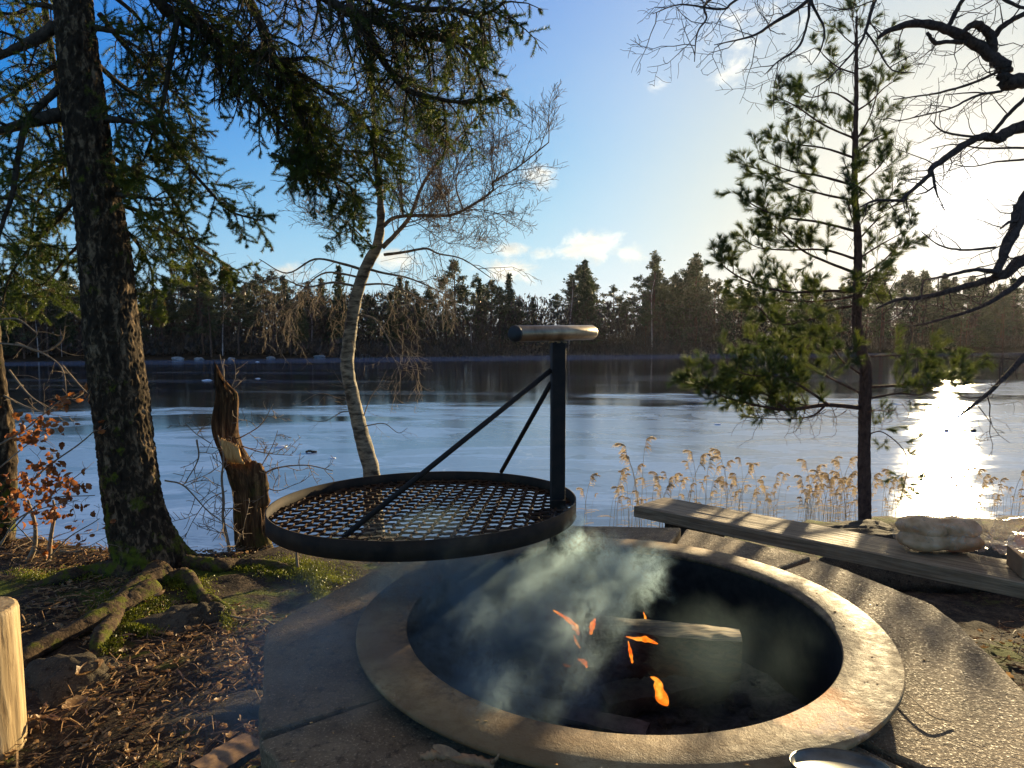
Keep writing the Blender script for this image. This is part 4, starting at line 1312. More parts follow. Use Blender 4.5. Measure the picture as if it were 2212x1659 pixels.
# ------------------------------------------------------------------ round wooden post at the left edge
s = Soup()
pc = (V(-58, 1316, 1.85))
n = 72
rads, zs = [], []
th = np.arange(n) * 2 * np.pi / n
verts = []
zl = np.concatenate([np.linspace(-.15, pc[2] - .012, 40), [pc[2] - .004, pc[2]]])
rl = np.concatenate([np.linspace(.108, .104, 40), [.102, .094]])
for z, r in zip(zl, rl):
    for a in th:
        k = r + .004 * mnoise.noise(Vector((math.cos(a) * 6, math.sin(a) * 6, z * 2))) - .0035 * max(0, mnoise.noise(Vector((math.cos(a) * 22, math.sin(a) * 22, z * 3))))
        verts.append((pc[0] + k * math.cos(a), pc[1] + k * math.sin(a), z))
s.add(verts, [(i_ * n + j_, i_ * n + (j_ + 1) % n, (i_ + 1) * n + (j_ + 1) % n, (i_ + 1) * n + j_) for i_ in range(len(zl) - 1) for j_ in range(n)])
lastring = [(v[0], v[1], v[2]) for v in verts[-n:]]
s.add(lastring + [(pc[0], pc[1], pc[2] + .002)], [(k, (k + 1) % n, n) for k in range(n)])
tag(s.build('wooden_post', M['post_wood']), 'short round sunlit wooden post at the left edge in front of the roots', 'post')

# ------------------------------------------------------------------ stones, moss, leaf litter
def rock(name, c, r, lab, seed, mat='rock', flat=.7, rot=0.0):
    s = Soup()
    blob(s, (0, 0, 0), r, .24, 30, seed, flat)
    o = s.build(name, M[mat])
    o.location = tuple(c)
    o.rotation_euler = (0, 0, rot)
    return tag(o, lab, 'rock', 'rocks on the forest floor')
p = PL(385, 1360, -.01); rock('rock', p, (.18, .13, .11), 'rounded grey rock lying between the mossy spruce roots', 3.3, rot=.3)
p = PL(160, 1495, -.04); rock('rock', p, (.21, .14, .16), 'large angular dark rock beside the round wooden post', 8.1, rot=-.2)
p = PL(455, 1335, .02); rock('rock', p, (.07, .06, .08), 'small mossy rock at the end of the spruce root', 5.1)
p = PL(430, 1568, -.04); rock('rock', p, (.34, .16, .10), 'flat dusty rock sunk in the leaf litter by the stone slabs', 9.4, rot=.25)
p = PL(300, 1470, -.03); rock('rock', p, (.05, .04, .03), 'small dark pebble among the dry leaves below the roots', 2.4)
p = V(2000, 1137, 3.75); p[2] -= .22; rock('rock', p, (.55, .33, .34), 'low dark red brown rock behind the bench and bread bag', 6.6, flat=.6)
p = V(1880, 1145, 4.9); p[2] -= .1; rock('rock', p, (.4, .3, .2), 'low rounded rock at the foot of the young pine', 4.2, flat=.6)

# moss cushions: many small blades over root tops and the bank edge
s = Soup()
def moss_patch(vx, vy, rx, ry, n, hgt=.006):
    for k in range(int(n * 1.6)):
        x, y = vx + rng.normal(0, rx * .5), vy + rng.normal(0, ry * .5)
        p = PL(x, y, .03)
        p[2] = ground_z(p[0], p[1]) + rng.uniform(0, .03)
        d = np.array((rng.normal(0, .5), rng.normal(0, .5), 1.0)) * hgt * rng.uniform(.5, 1.3)
        w_ = rng.normal(size=3) * hgt * .35
        s.add([p - w_, p + w_, p + d], [(0, 1, 2)])
for a in [(620, 1222, 120, 14, 3600), (700, 1236, 60, 14, 1800), (200, 1246, 90, 10, 2200), (290, 1310, 70, 26, 3600), (250, 1335, 60, 26, 2600), (395, 1262, 50, 12, 1600), (430, 1290, 30, 14, 1000),
          (300, 1362, 40, 10, 900), (225, 1385, 14, 24, 700), (690, 1262, 20, 16, 600), (490, 1335, 16, 24, 700), (100, 1256, 70, 8, 900), (250, 1390, 20, 20, 500), (660, 1210, 60, 12, 900)]:
    moss_patch(*a)
tag(s.build('moss', M['moss']), 'bright yellow green moss along roots and bank edge', 'moss', kind='stuff')
s = Soup()
def on_slab(x, y):
    return ((x - .274) ** 2 + (y - 1.765) ** 2) < 1.0
for k in range(17000):
    x = rng.uniform(-3.2, .0) if k < 15000 else rng.uniform(1.0, 2.6)
    y = rng.uniform(1.0, 3.7) if k < 15000 else rng.uniform(1.4, 3.9)
    if on_slab(x, y):
        continue
    dd = mnoise.noise(Vector((x * 1.4, y * 1.4, 9)))
    if dd < -.06:
        continue
    z = ground_z(x, y)
    p = np.array((x, y, z + rng.uniform(.002, .018)))
    if rng.random() < .34:
        add_leaf(s, p, rng.uniform(.010, .036), curl=1.3, flat=True)
    else:      # needles, stalks and bark flakes
        a = rng.uniform(0, 6.28)
        L = rng.uniform(.02, .09)
        d = np.array((math.cos(a), math.sin(a), rng.normal(0, .2))) * L
        s.tube([p, p + d * .5 + (0, 0, .004), p + d], .0014 if rng.random() < .8 else .003, 3, False)
tag(s.build('leaf_litter', M['litter_leaf'], smooth=False), 'dry brown leaves, needles and stalks strewn over the forest floor', 'leaf litter', kind='stuff')
for k, (vx, vy, sz, lab) in enumerate([(600 / 3 - 20, 1490, .09, 'large pale curled oak leaf on the dark rock by the wooden post'), (335, 1488, .07, ''), (355, 1355, .05, ''), (333, 1310, .05, 'single pale leaf standing upright on the spruce root'),
                                       (505, 1590, .05, ''), (417, 1382, .045, 'pale star shaped leaf right of the rounded grey rock'), (410, 1395, .05, ''), (260, 1565, .05, ''), (445, 1565, .05, '')]):
    pass
for (vx, vy, sz, lab) in [(163, 1485, .10, 'large pale leaf curled against the dark rock by the wooden post'), (190, 1530, .085, 'pale lobed leaf lying below the dark rock by the post'), (335, 1308, .05, 'single pale leaf propped on the spruce root'),
                          (415, 1390, .045, 'red brown leaf at the right foot of the rounded grey rock'), (510, 1588, .05, 'pale brown leaf beside the split log left of the slabs')]:
    s = Soup()
    p = PL(vx, vy, .03)
    p[2] = ground_z(p[0], p[1]) + .035
    add_leaf(s, p, sz, curl=1.0, flat=True)
    tag(s.build('fallen_leaf', M['litter_leaf']), lab, 'leaf', 'large single leaves on the ground')
# twigs on the ground
for pts, lab in [([(490, 1332), (560, 1345), (640, 1352), (730, 1368)], ''), ([(492, 1333), (520, 1340), (600, 1348), (660, 1344)], 'long thin pale twig on the dark ground between roots and slabs'), ([(570, 1343), (600, 1360), (640, 1378)], 'short forked twig lying beside the slab corner')][1:]:
    s = Soup()
    P = spline([PL(x, y, .03) + (0, 0, .01) for x, y in pts], 14)
    s.tube(P, np.linspace(.005, .002, 14), 5)
    ramify(s, P, .002, 1, 12, .08, 0, .15, .5)
    tag(s.build('twig', M['twig']), lab, 'twig')

# ------------------------------------------------------------------ reeds
def reed_proto(h, lean, seed):
    root = empty('reed', (0, 0, 0))
    s = Soup()
    P = spline([(0, 0, -.1), (lean * .15, 0, h * .4), (lean * .5, 0, h * .8), (lean, 0, h)], 9)
    s.tube(P, np.linspace(.0055, .003, 9), 4, False)
    s.build('stem', M['reed_stem'], root)
    s = Soup()
    # nodding one-sided plume: a curved axis with combs of drooping strands
    sgn = 1 if lean > 0 else -1
    ax = spline([P[-1] - (0, 0, .04), P[-1] + (.02 * sgn, 0, .08), P[-1] + (-.03 * sgn * -1, 0, .15), P[-1] + (.10 * sgn, 0, .19), P[-1] + (.18 * sgn, 0, .15)], 16)
    s.tube(ax, .0022, 3, False)
    for k in range(52):
        u = rng.uniform(.05, 1)
        base = ax[int(u * 15)]
        L = rng.uniform(.07, .15) * (1.15 - .5 * u)
        q = shoot(base, (sgn * abs(rng.normal(.7, .25)), rng.normal(0, .25), rng.uniform(-.2, .5)), L, 4, 2.8, .06)
        for a_, b_ in zip(q[:-1], q[1:]):
            wv = np.array((rng.normal(0, .2), rng.normal(0, .5), 1.0)) * .0058
            s.add([a_ - wv, a_ + wv, b_ + wv * .7, b_ - wv * .7], [(0, 1, 2, 3)])
    s.build('plume', M['plume'], root)
    if rng.random() < .75:
        for k in range(2):
            s = Soup()
            z = h * rng.uniform(.3, .75)
            sg = rng.choice((-1, 1))
            q = shoot((lean * .3, 0, z), (sg, rng.normal(0, .3), .5), rng.uniform(.2, .4), 6, .5, .06)
            for a_, b_ in zip(q[:-1], q[1:]):
                wv = np.array((0, .004, .006))
                s.add([a_ - wv, a_ + wv, b_ + wv * .5, b_ - wv * .5], [(0, 1, 2, 3)])
            s.build('leaf', M['plume'], root)
    return root
rp = [reed_proto(1.55, lean, k) for k, lean in enumerate((.12, -.1, .2, -.22, .05, -.16, .15))]
fresh = set()
tops = [(1273, 1040), (1262, 1068), (1284, 1075), (1357, 982), (1393, 962), (1362, 1000), (1340, 1030), (1376, 1020), (1352, 1032), (1330, 1062), (1440, 1030), (1412, 1045), (1430, 1060), (1455, 1035), (1470, 1045), (1498, 990), (1510, 1000),
        (1490, 1010), (1530, 1005), (1560, 990), (1545, 1020), (1568, 1010), (1600, 1000), (1615, 1020), (1585, 1035), (1640, 1040), (1655, 1060), (1690, 1040), (1700, 1060), (1630, 1015), (1520, 1040), (1480, 1050), (1540, 1050), (1575, 1055), (1605, 1060), (1670, 1070),
        (1745, 1010), (1760, 1020), (1775, 1035), (1800, 1000), (1815, 1010), (1830, 1003), (1790, 1045), (1755, 1060), (1835, 1040), (1845, 1060), (1910, 1050), (1925, 1030), (1960, 1060), (1990, 1030), (2005, 1040), (2030, 1020), (2045, 1035), (2020, 1060), (2065, 1040), (2085, 1025),
        (2110, 1030), (2100, 1055), (2125, 1045), (2140, 1035), (2160, 1050), (2180, 1060), (2200, 1030), (2212, 1045), (2190, 1080), (2150, 1080), (2070, 1075), (2040, 1070), (1975, 1080), (1940, 1080)]
for k in range(175):
    x = random.choice((random.uniform(1330, 1700), random.uniform(1730, 1860), random.uniform(1880, 2260)))
    tops.append((x, random.uniform(1035, 1100)))
for k, (vx, vy) in enumerate(tops):
    y = random.uniform(9.3, 11.3)
    p = V(vx, vy, y)
    h = p[2] - LAKE + .03
    sc_ = h / 1.62
    i_ = k % len(rp)
    ln = (.12, -.1, .2, -.22, .05, -.16, .15)[i_]
    rz = random.uniform(-.45, .45)
    loc = (p[0] - ln * sc_ * math.cos(rz), y, LAKE)
    if i_ not in fresh:
        fresh.add(i_)
        o = rp[i_]
        o.location = loc
        o.rotation_euler = (0, 0, rz)
        o.scale = (sc_,) * 3
    else:
        o = copy_thing(rp[i_], loc, rz, sc_)
    zn = 'left of the bench end' if vx < 1370 else ('behind the left half of the bench' if vx < 1710 else ('just left of the young pine stem' if vx < 1865 else ('between the young pine and the sun glare' if vx < 2000 else 'behind the bread bag under the sun glare')))
    hw = 'tall' if vy < 1015 else ('middling' if vy < 1050 else 'low')
    tag(o, f'{hw} dry brown reed with a nodding plume {zn}', 'reed', f'{hw} reeds standing {zn}')

# ------------------------------------------------------------------ fire place: slabs, ring, pit
CX, CY, RZ = .274, 1.765, .453
SZ = .405
def slab(outer, a0, a1, lab, seed):
    """a flat stone with a curved inner edge; outer: points clockwise or not, from the a0 side to the a1 side (degrees)"""
    rin = .585
    inner = [(CX + rin * math.cos(R(a)), CY + rin * math.sin(R(a))) for a in np.linspace(a1, a0, 16)]
    # subdivide and roughen the outer edge
    pts = []
    for (p, q) in zip(outer[:-1], outer[1:]):
        L = math.dist(p, q)
        m_ = max(2, int(L / .03))
        for k in range(m_):
            u = k / m_
            x, y = p[0] + (q[0] - p[0]) * u, p[1] + (q[1] - p[1]) * u
            e = .007 * mnoise.noise(Vector((x * 14 + seed, y * 14, 0)))
            pts.append((x + e, y + e))
    pts.append(outer[-1])
    loop = pts + inner
    import bmesh
    bm = bmesh.new()
    top = [bm.verts.new((x, y, SZ)) for x, y in loop]
    f = bm.faces.new(top)
    r = bmesh.ops.extrude_face_region(bm, geom=[f])
    for v in r['geom']:
        if isinstance(v, bmesh.types.BMVert):
            v.co.z -= .10
    bmesh.ops.recalc_face_normals(bm, faces=bm.faces)
    me = bpy.data.meshes.new('stone_slab')
    bm.to_mesh(me)
    bm.free()
    me.materials.append(M['slab'])
    o = bpy.data.objects.new('stone_slab', me)
    COL.objects.link(o)
    bevel(o, .007, 2)
    return tag(o, lab, 'stone slab', 'stone slabs round the fire ring')
slab([(-.505, 1.30), (-.655, 1.745), (-.66, 1.80), (-.56, 2.03), (-.47, 2.22), (-.30, 2.42)], 211, 131, 'stone slab at the left of the fire ring, mostly in shade and smoke', 1)
slab([(-.285, 2.44), (-.1, 2.72), (.25, 2.762), (.695, 2.735)], 130, 66.5, 'far stone slab behind the fire ring, sunlit at the foot of the grill post', 2)
slab([(.712, 2.722), (.93, 2.52), (1.07, 2.375)], 65, 38, 'small stone slab behind the fire ring under the left end of the bench', 3)
slab([(1.075, 2.345), (1.12, 2.26), (1.24, 1.945), (1.225, 1.80), (1.14, 1.44), (1.02, 1.15), (.76, 1.185)], 36.5, -50, 'large sparkling stone slab right of the fire ring', 4)
slab([(.735, 1.165), (.55, .93), (-.05, .90), (-.36, 1.12), (-.495, 1.272)], -52, -149.5, 'nearest stone slab in front of the fire ring with a kindling stick on it', 5)
# masonry under the slabs
s = Soup()
for k in range(18):
    a = k / 18 * 2 * math.pi
    s.box((CX + .71 * math.cos(a), CY + .71 * math.sin(a), .14), (.17, .235, .31), a)
tag(bevel(s.build('stone_footing', M['brick_base'], smooth=False), .008), 'dark block footing carrying the stone slabs of the fire place', 'stone footing')

ring = empty('fire_ring', (CX, CY, 0), 'round rusty steel fire ring with a deep dark pit and wide flat rim', 'fire pit')
def lathe(prof, n, closed=False, cx=0, cy=0):
    th = np.arange(n) * 2 * np.pi / n
    v = np.array([(cx + r * math.cos(a), cy + r * math.sin(a), z) for r, z in prof for a in th])
    m_ = len(prof)
    f = []
    for i_ in range(m_ if closed else m_ - 1):
        i3 = (i_ + 1) % m_
        for j_ in range(n):
            f.append((i_ * n + j_, i_ * n + (j_ + 1) % n, i3 * n + (j_ + 1) % n, i3 * n + j_))
    return v, f
s = Soup()
s.add(*lathe([(.550, RZ - .012), (.672, RZ - .012), (.675, RZ - .009), (.675, RZ - .003), (.672, RZ), (.553, RZ), (.550, RZ - .003)][::-1], 220, True))
s.build('rim_plate', M['rust_plate'], ring)
s = Soup()
s.add(*lathe([(.556, RZ - .0122), (.556, .02), (.550, .02), (.550, RZ - .0122)], 160))
s.build('pit_wall', M['soot'], ring)
s = Soup()
v, f = lathe([(.549, .16), (.45, .15), (.3, .14), (.12, .145), (.01, .15)], 90)
v = np.array([(p[0], p[1], p[2] + .02 * mnoise.noise(Vector((p[0] * 9, p[1] * 9, 0))) + .012 * mnoise.noise(Vector((p[0] * 25, p[1] * 25, 0)))) for p in v])
s.add(v, f)
o = s.build('ash_bed', M['ash'], ring)

# ------------------------------------------------------------------ grill
GX, GY, GZ, GR = -.296, 2.27, .640, .512
POX, POY = .155, 2.28
gr = empty('grill', (0, 0, 0), 'black swing grill with a round mesh grate on a square post with a steel handle', 'grill')
def tilt(p):
    p = np.asarray(p, float)
    p = p.copy()
    p[..., 2] += (p[..., 0] - GX) * .018 + (p[..., 1] - GY) * -.022
    return p
s = Soup()
BH = .056
v, f = lathe([(GR, 0), (GR, -BH), (GR - .005, -BH), (GR - .005, 0)][::-1], 160, True)
v = tilt(v + np.array((GX, GY, GZ)))
s.add(v, f)
s.build('rim', M['rim'], gr)
# expanded metal
s = Soup()
ang = R(6)
ca, sa = math.cos(ang), math.sin(ang)
CS, RS = .040, .052
def strand(X, Y):
    inside = X ** 2 + Y ** 2 < (GR - .004) ** 2
    seq = []
    for k in range(len(X) + 1):
        if k < len(X) and inside[k]:
            seq.append((GX + X[k], GY + Y[k], GZ - BH * .62))
        else:
            if len(seq) > 1:
                T = tilt(np.array(seq))
                n_ = len(T)
                lo, hi = T - (0, 0, .0045), T + (0, 0, .0045)
                s.tube(T, .0043, 4, jit=.15)
            seq = []
for c_ in range(-14, 15):
    k = np.arange(-80, 81)
    u = c_ * CS + np.where((k // 2) % 2 == 0, .0045, -.0045) * (1 if True else 0)
    v_ = k * RS / 4
    strand(u * ca + v_ * sa, -u * sa + v_ * ca)
for r_ in range(-11, 12):
    k = np.arange(-60, 61)
    u = k * CS / 4
    v_ = r_ * RS + np.where((k // 4) % 2 == 0, .008, -.008)
    strand(u + v_ * math.tan(ang) * .9, v_)
s.build('mesh_grate', M['grate'], gr, smooth=False)
# post
s = Soup()
PT = V(1203, 738, POY)[2]
s.box((POX, POY, (PT + .14) / 2 + .0), (.046, .046, PT - .14), .12)
bevel(s.build('post', M['post_paint'], gr, smooth=False), .004)
s = Soup()
s.box((POX, POY, .30), (.060, .060, .36), .12)
bevel(s.build('sleeve', M['soot'], gr, smooth=False), .003)
s = Soup()   # bracket plates where the post passes the grate
s.box((POX - .03, POY - .06, GZ - .045), (.15, .10, .008), .5)
s.box((POX + .0, POY - .032, GZ - .05), (.05, .012, .10), .12)
bevel(s.build('bracket', M['rim'], gr, smooth=False), .002)
# handle
HA, HB = V(1113, 721, 2.10), V(1280, 718, 2.42)
HA, HB = np.array(HA), np.array(HB)
hp = empty('handle', (0, 0, 0)); hp.parent = gr
d = unit(HB - HA)
s = Soup()
s.tube([HA, HA + d * .003, HB - d * .008, HB], [.0245, .026, .026, .023], 36)
hm = s.build('handle_tube', M['steel'], gr)
bpy.data.objects.remove(hp)
hm.name = 'handle'
s = Soup()
s.tube([HA - d * .014, HA - d * .012, HA - d * .004, HA + d * .004], [.010, .020, .0255, .0268], 36)
s.build('end_cap', M['cap'], hm)
s = Soup()
for k in range(8):
    a = k / 8 * 6.28
    blob(s, (POX + .026 * math.cos(a), POY + .026 * math.sin(a) - .0, PT - .002), (.006, .006, .004), .5, 6, k)
s.build('weld', M['rust_plate'], gr)
def rod(a, b, r):
    s = Soup()
    s.tube([a, (a + b) / 2, b], r, 10)
    return s.build('stay_rod', M['post_paint'], gr)
z_g = GZ - BH * .5
rod(V(1190, 800, POY - .005), np.array(PL(742, 1160, z_g)), .0085)
rod(V(1190, 828, POY + .01), np.array(V(1083, 1019, 2.77)), .0085)

# ------------------------------------------------------------------ logs in the fire
def split_log(name, a, b, w_, h_, mats, lab, seed=0, char=True):
    """half-split log: flat top, bark underneath; separate end faces and split face as parts"""
    root = empty(name, (0, 0, 0), lab, 'log', None)
    a, b = np.asarray(a, float), np.asarray(b, float)
    t = unit(b - a)
    side = unit(np.cross(t, (0, 0, 1)))
    up = np.cross(side, t)
    N, K = 60, 34
    prof = []
    for k in range(K):
        an = math.pi + math.pi * k / (K - 1)
        prof.append((math.cos(an) * w_ / 2, math.sin(an) * h_))
    V_ = []
    for i_ in range(N):
        u = i_ / (N - 1)
        c = a + (b - a) * u
        for (px, pz) in prof:
            q = c + side * px + up * pz
            g = (1 + .22 * mnoise.noise(Vector(q * 8) + Vector((seed, 0, 0))) + .13 * mnoise.noise(Vector(q * 26)) + .06 * mnoise.noise(Vector(q * 70))) * (1 - .16 * u ** 6 - .12 * (1 - u) ** 6)
            V_.append(c + side * px * g + up * pz * g)
    s = Soup()
    s.add(V_, [(i_ * K + j_, i_ * K + j_ + 1, (i_ + 1) * K + j_ + 1, (i_ + 1) * K + j_) for i_ in range(N - 1) for j_ in range(K - 1)])
    s.build('bark', mats[0], root)
    s = Soup()
    Vt = []
    for i_ in range(N):
        l, r = np.array(V_[i_ * K]), np.array(V_[i_ * K + K - 1])
        for m_ in range(9):
            e = m_ / 8
            q = l + (r - l) * e
            Vt.append(q + up * (.004 * mnoise.noise(Vector(q * 30)) + .006 * math.sin(e * math.pi)) if 0 < m_ < 8 else q)
    s.add(Vt, [(i_ * 9 + j_, (i_ + 1) * 9 + j_, (i_ + 1) * 9 + j_ + 1, i_ * 9 + j_ + 1) for i_ in range(N - 1) for j_ in range(8)])
    s.build('split_face', mats[1], root)
    for idx in (0, N - 1):
        s = Soup()
        rim_ = V_[idx * K:(idx + 1) * K]
        c = (np.array(rim_[0]) + np.array(rim_[-1])) / 2
        s.add(list(rim_) + [c], [(k, k + 1, K) for k in range(K - 1)])
        s.build('cut_end', mats[2], root)
    return root
def m_split():
    m, t, out = new_mat('split_wood')
    p = geo_co(t)
    n = t.noise(t.mapping(p, (6, 90, 90)), 1.0, 5, .6, .5)
    sx = t.add('ShaderNodeSeparateXYZ')
    t.l.new(p, sx.inputs[0])
    c = t.ramp(n, [(.38, (.07, .045, .02)), (.55, (.27, .18, .08)), (.7, (.46, .33, .15))])
    burn = t.maprange(t.math('ADD', sx.outputs[0], t.math('MULTIPLY', t.noise(p, 18, 5, .7), .3)), .62, .46)
    c = t.mix(burn, c, (.012, .010, .009))
    principled(t, out, c, .75, 0, .3, t.bump(n, .8, .004))
    return m
M['split'] = m_split()
M['log_end'] = m_simple('log_end_wood', (.035, .026, .018), (.10, .075, .05), 30, .85)
def m_logbark():
    m, t, out = new_mat('burnt_log_bark')
    p = geo_co(t)
    n = t.noise(t.mapping(p, (18, 60, 60)), 1.0, 6, .7, .8)
    sx = t.add('ShaderNodeSeparateXYZ')
    t.l.new(p, sx.inputs[0])
    c = t.ramp(n, [(.35, (.012, .009, .006)), (.7, (.11, .075, .042))])
    c = t.mix(t.maprange(t.math('ADD', sx.outputs[0], t.math('MULTIPLY', t.noise(p, 15, 5, .7), .25)), .58, .42), c, (.012, .010, .009))
    principled(t, out, c, .85, 0, .2, t.bump(n, 1.0, .02))
    return m
M['log_bark'] = m_logbark()
LA, LB = PL(1262, 1340, .405), PL(1600, 1372, .405)
split_log('firewood_log', LA, LB, .095, .14, (M['log_bark'], M['split'], M['log_end']), 'large split birch log burning on top of the fire, pale flat side up', 3)
split_log('firewood_log', PL(1300, 1500, .21), PL(1560, 1455, .24), .10, .08, (M['char'], M['char'], M['char']), 'blackened log lying under the large split log', 7)
split_log('firewood_log', PL(1170, 1450, .24), PL(1420, 1400, .25), .10, .08, (M['char'], M['char'], M['char']), 'charred log behind the smoke at the left of the flames', 9)
M['grey_ash_wood'] = m_simple('ash_grey_wood', (.03, .027, .027), (.12, .105, .10), 26, .9, 0, .3, .006, .8)
split_log('burnt_plank', PL(1060, 1500, .18), PL(1400, 1575, .19), .075, .03, (M['grey_ash_wood'],) * 3, 'flat ash grey plank lying on the near floor of the pit', 11)
split_log('burnt_plank', PL(1030, 1480, .175), PL(1230, 1495, .175), .05, .025, (M['grey_ash_wood'],) * 3, 'thin grey stick of burnt wood left of the ash grey plank', 12)
# embers and charcoal
s = Soup()
for k in range(160):
    a, r = rng.uniform(0, 6.28), .5 * math.sqrt(rng.uniform(0, 1))
    sz = rng.uniform(.008, .03)
    blob(s, (CX + r * math.cos(a), CY + r * math.sin(a), .152 + sz * .3), (sz, sz, sz * .8), .6, 5, k * 1.3)
tag(s.build('charcoal', M['char'], smooth=False), 'loose black charcoal covering the floor of the fire pit', 'charcoal', kind='stuff')
# flames
def flame(pts, wds, y0, lab, y1=None):
    P = spline([V(x, y, y0 + ((y1 or y0) - y0) * k / (len(pts) - 1)) for k, (x, y) in enumerate(pts)], 26)
    wv = np.interp(np.linspace(0, 1, 26), np.linspace(0, 1, len(wds)), wds) * y0 / F / 2
    s = Soup()
    n = 14
    t = np.gradient(P, axis=0)
    t /= np.linalg.norm(t, axis=1, keepdims=True)
    side = np.cross(t, (0, 1, 0))
    side /= np.linalg.norm(side, axis=1, keepdims=True) + 1e-9
    Vv = []
    for k in range(26):
        for a in np.arange(n) / n * 2 * np.pi:
            Vv.append(P[k] + side[k] * wv[k] * math.cos(a) * (1 + .15 * math.sin(k * .9)) + np.array((0, 1, 0)) * wv[k] * .8 * math.sin(a))
    s.add(Vv, [(i_ * n + j_, i_ * n + (j_ + 1) % n, (i_ + 1) * n + (j_ + 1) % n, (i_ + 1) * n + j_) for i_ in range(25) for j_ in range(n)])
    s.add([Vv[k] for k in range(n)] + [P[0]], [((k + 1) % n, k, n) for k in range(n)])
    s.add([Vv[25 * n + k] for k in range(n)] + [P[-1]], [(k, (k + 1) % n, n) for k in range(n)])
    tag(s.build('flame', M['flame']), lab, 'flame', 'flames of the camp fire')
fy = LA[1] - .075
flame([(1443, 1513), (1432, 1512), (1424, 1490), (1419, 1470), (1405, 1462)], [20, 26, 24, 14, 2], fy - .06, 'largest bright orange flame low in front of the big log')
flame([(1352, 1375), (1375, 1380), (1395, 1381), (1421, 1391)], [2, 8, 14, 2], fy - .02, 'flat orange flame licking along the bark edge of the big log')
flame([(1366, 1432), (1362, 1410), (1357, 1385)], [4, 9, 2], fy - .03, 'thin upright flame on the bark under the flat one')
flame([(1250, 1372), (1243, 1355), (1225, 1337), (1195, 1318)], [4, 14, 9, 3], fy + .0, 'long slanting flame leaning left off the log end')
flame([(1276, 1370), (1280, 1350), (1286, 1336)], [6, 14, 3], fy + .01, 'short pale red flame at the smoking left end of the log')
flame([(1268, 1442), (1262, 1430), (1248, 1424)], [4, 12, 3], fy - .04, 'small round orange flame low left under the log end')
flame([(1232, 1440), (1222, 1437), (1216, 1434)], [2, 6, 1], fy - .04, 'tiny flame furthest left at the foot of the smoke')
flame([(1392, 1345), (1394, 1335), (1390, 1322)], [5, 6, 1], fy + .12, 'faint red flame tip behind the top edge of the big log')
flame([(1253, 1400), (1244, 1385), (1240, 1372)], [3, 7, 2], fy - .01, 'narrow dark red flame below the slanting one')

# ------------------------------------------------------------------ bench with bread bags
bz = .29
b0, b1 = PL(1373, 1092, .29)[:2], PL(2212, 1258, .29)[:2]
bd = (b1 - b0) / np.linalg.norm(b1 - b0)
bn = np.array((-bd[1], bd[0]))
if bn[1] < 0: bn = -bn
bw, bt, bL = .285, .062, 2.8
bench = empty('bench', (0, 0, 0), 'weathered thick plank bench running behind the slabs to the right edge', 'bench')
c = b0 + bd * bL / 2 + bn * bw / 2
bang = math.atan2(bd[1], bd[0])
s = Soup()
N, K = 150, 22
g = []
for side_z in (0,):
    pass
V_ = []
for i_ in range(N):
    for j_ in range(K):
        u, v_ = i_ / (N - 1) * bL, j_ / (K - 1) * bw
        z = bz - .0015 + .0012 * mnoise.noise(Vector((u * 3, v_ * 70, 0))) - .003 * max(0, mnoise.noise(Vector((u * 1.2, v_ * 40, 5))))
        q = b0 + bd * (u + (.02 * v_ / bw - .01 if i_ == 0 else 0)) + bn * v_
        V_.append((q[0], q[1], z - (.004 if j_ in (0, K - 1) or i_ in (0, N - 1) else 0)))
s.add(V_, [(i_ * K + j_, (i_ + 1) * K + j_, (i_ + 1) * K + j_ + 1, i_ * K + j_ + 1) for i_ in range(N - 1) for j_ in range(K - 1)])
# skirt and underside
edge = [i_ * K for i_ in range(N)] + [(N - 1) * K + j_ for j_ in range(1, K)] + [i_ * K + K - 1 for i_ in range(N - 2, -1, -1)] + [j_ for j_ in range(K - 2, 0, -1)]
E1 = [V_[e] for e in edge]
E2 = [(x, y, bz - bt) for x, y, z in E1]
m_ = len(E1)
s.add(E1 + E2, [(k, m_ + k, m_ + (k + 1) % m_, (k + 1) % m_) for k in range(m_)])
cc_ = [b0, b0 + bd * bL, b0 + bd * bL + bn * bw, b0 + bn * bw]
s.add([(q[0], q[1], bz - bt + .0005) for q in cc_], [(0, 3, 2, 1)])
s.build('seat', M['bench_wood'], bench, smooth=False)
for k, off in enumerate((.16, 2.3)):
    s = Soup()
    q = b0 + bd * (off + .12) + bn * .12
    s.box((q[0], q[1], (bz - bt) / 2 - .152), (.26, .17, bz - bt + .30), bang)
    bevel(s.build('leg', M['brick_base'] if k else M['limb'], bench, smooth=False), .01)

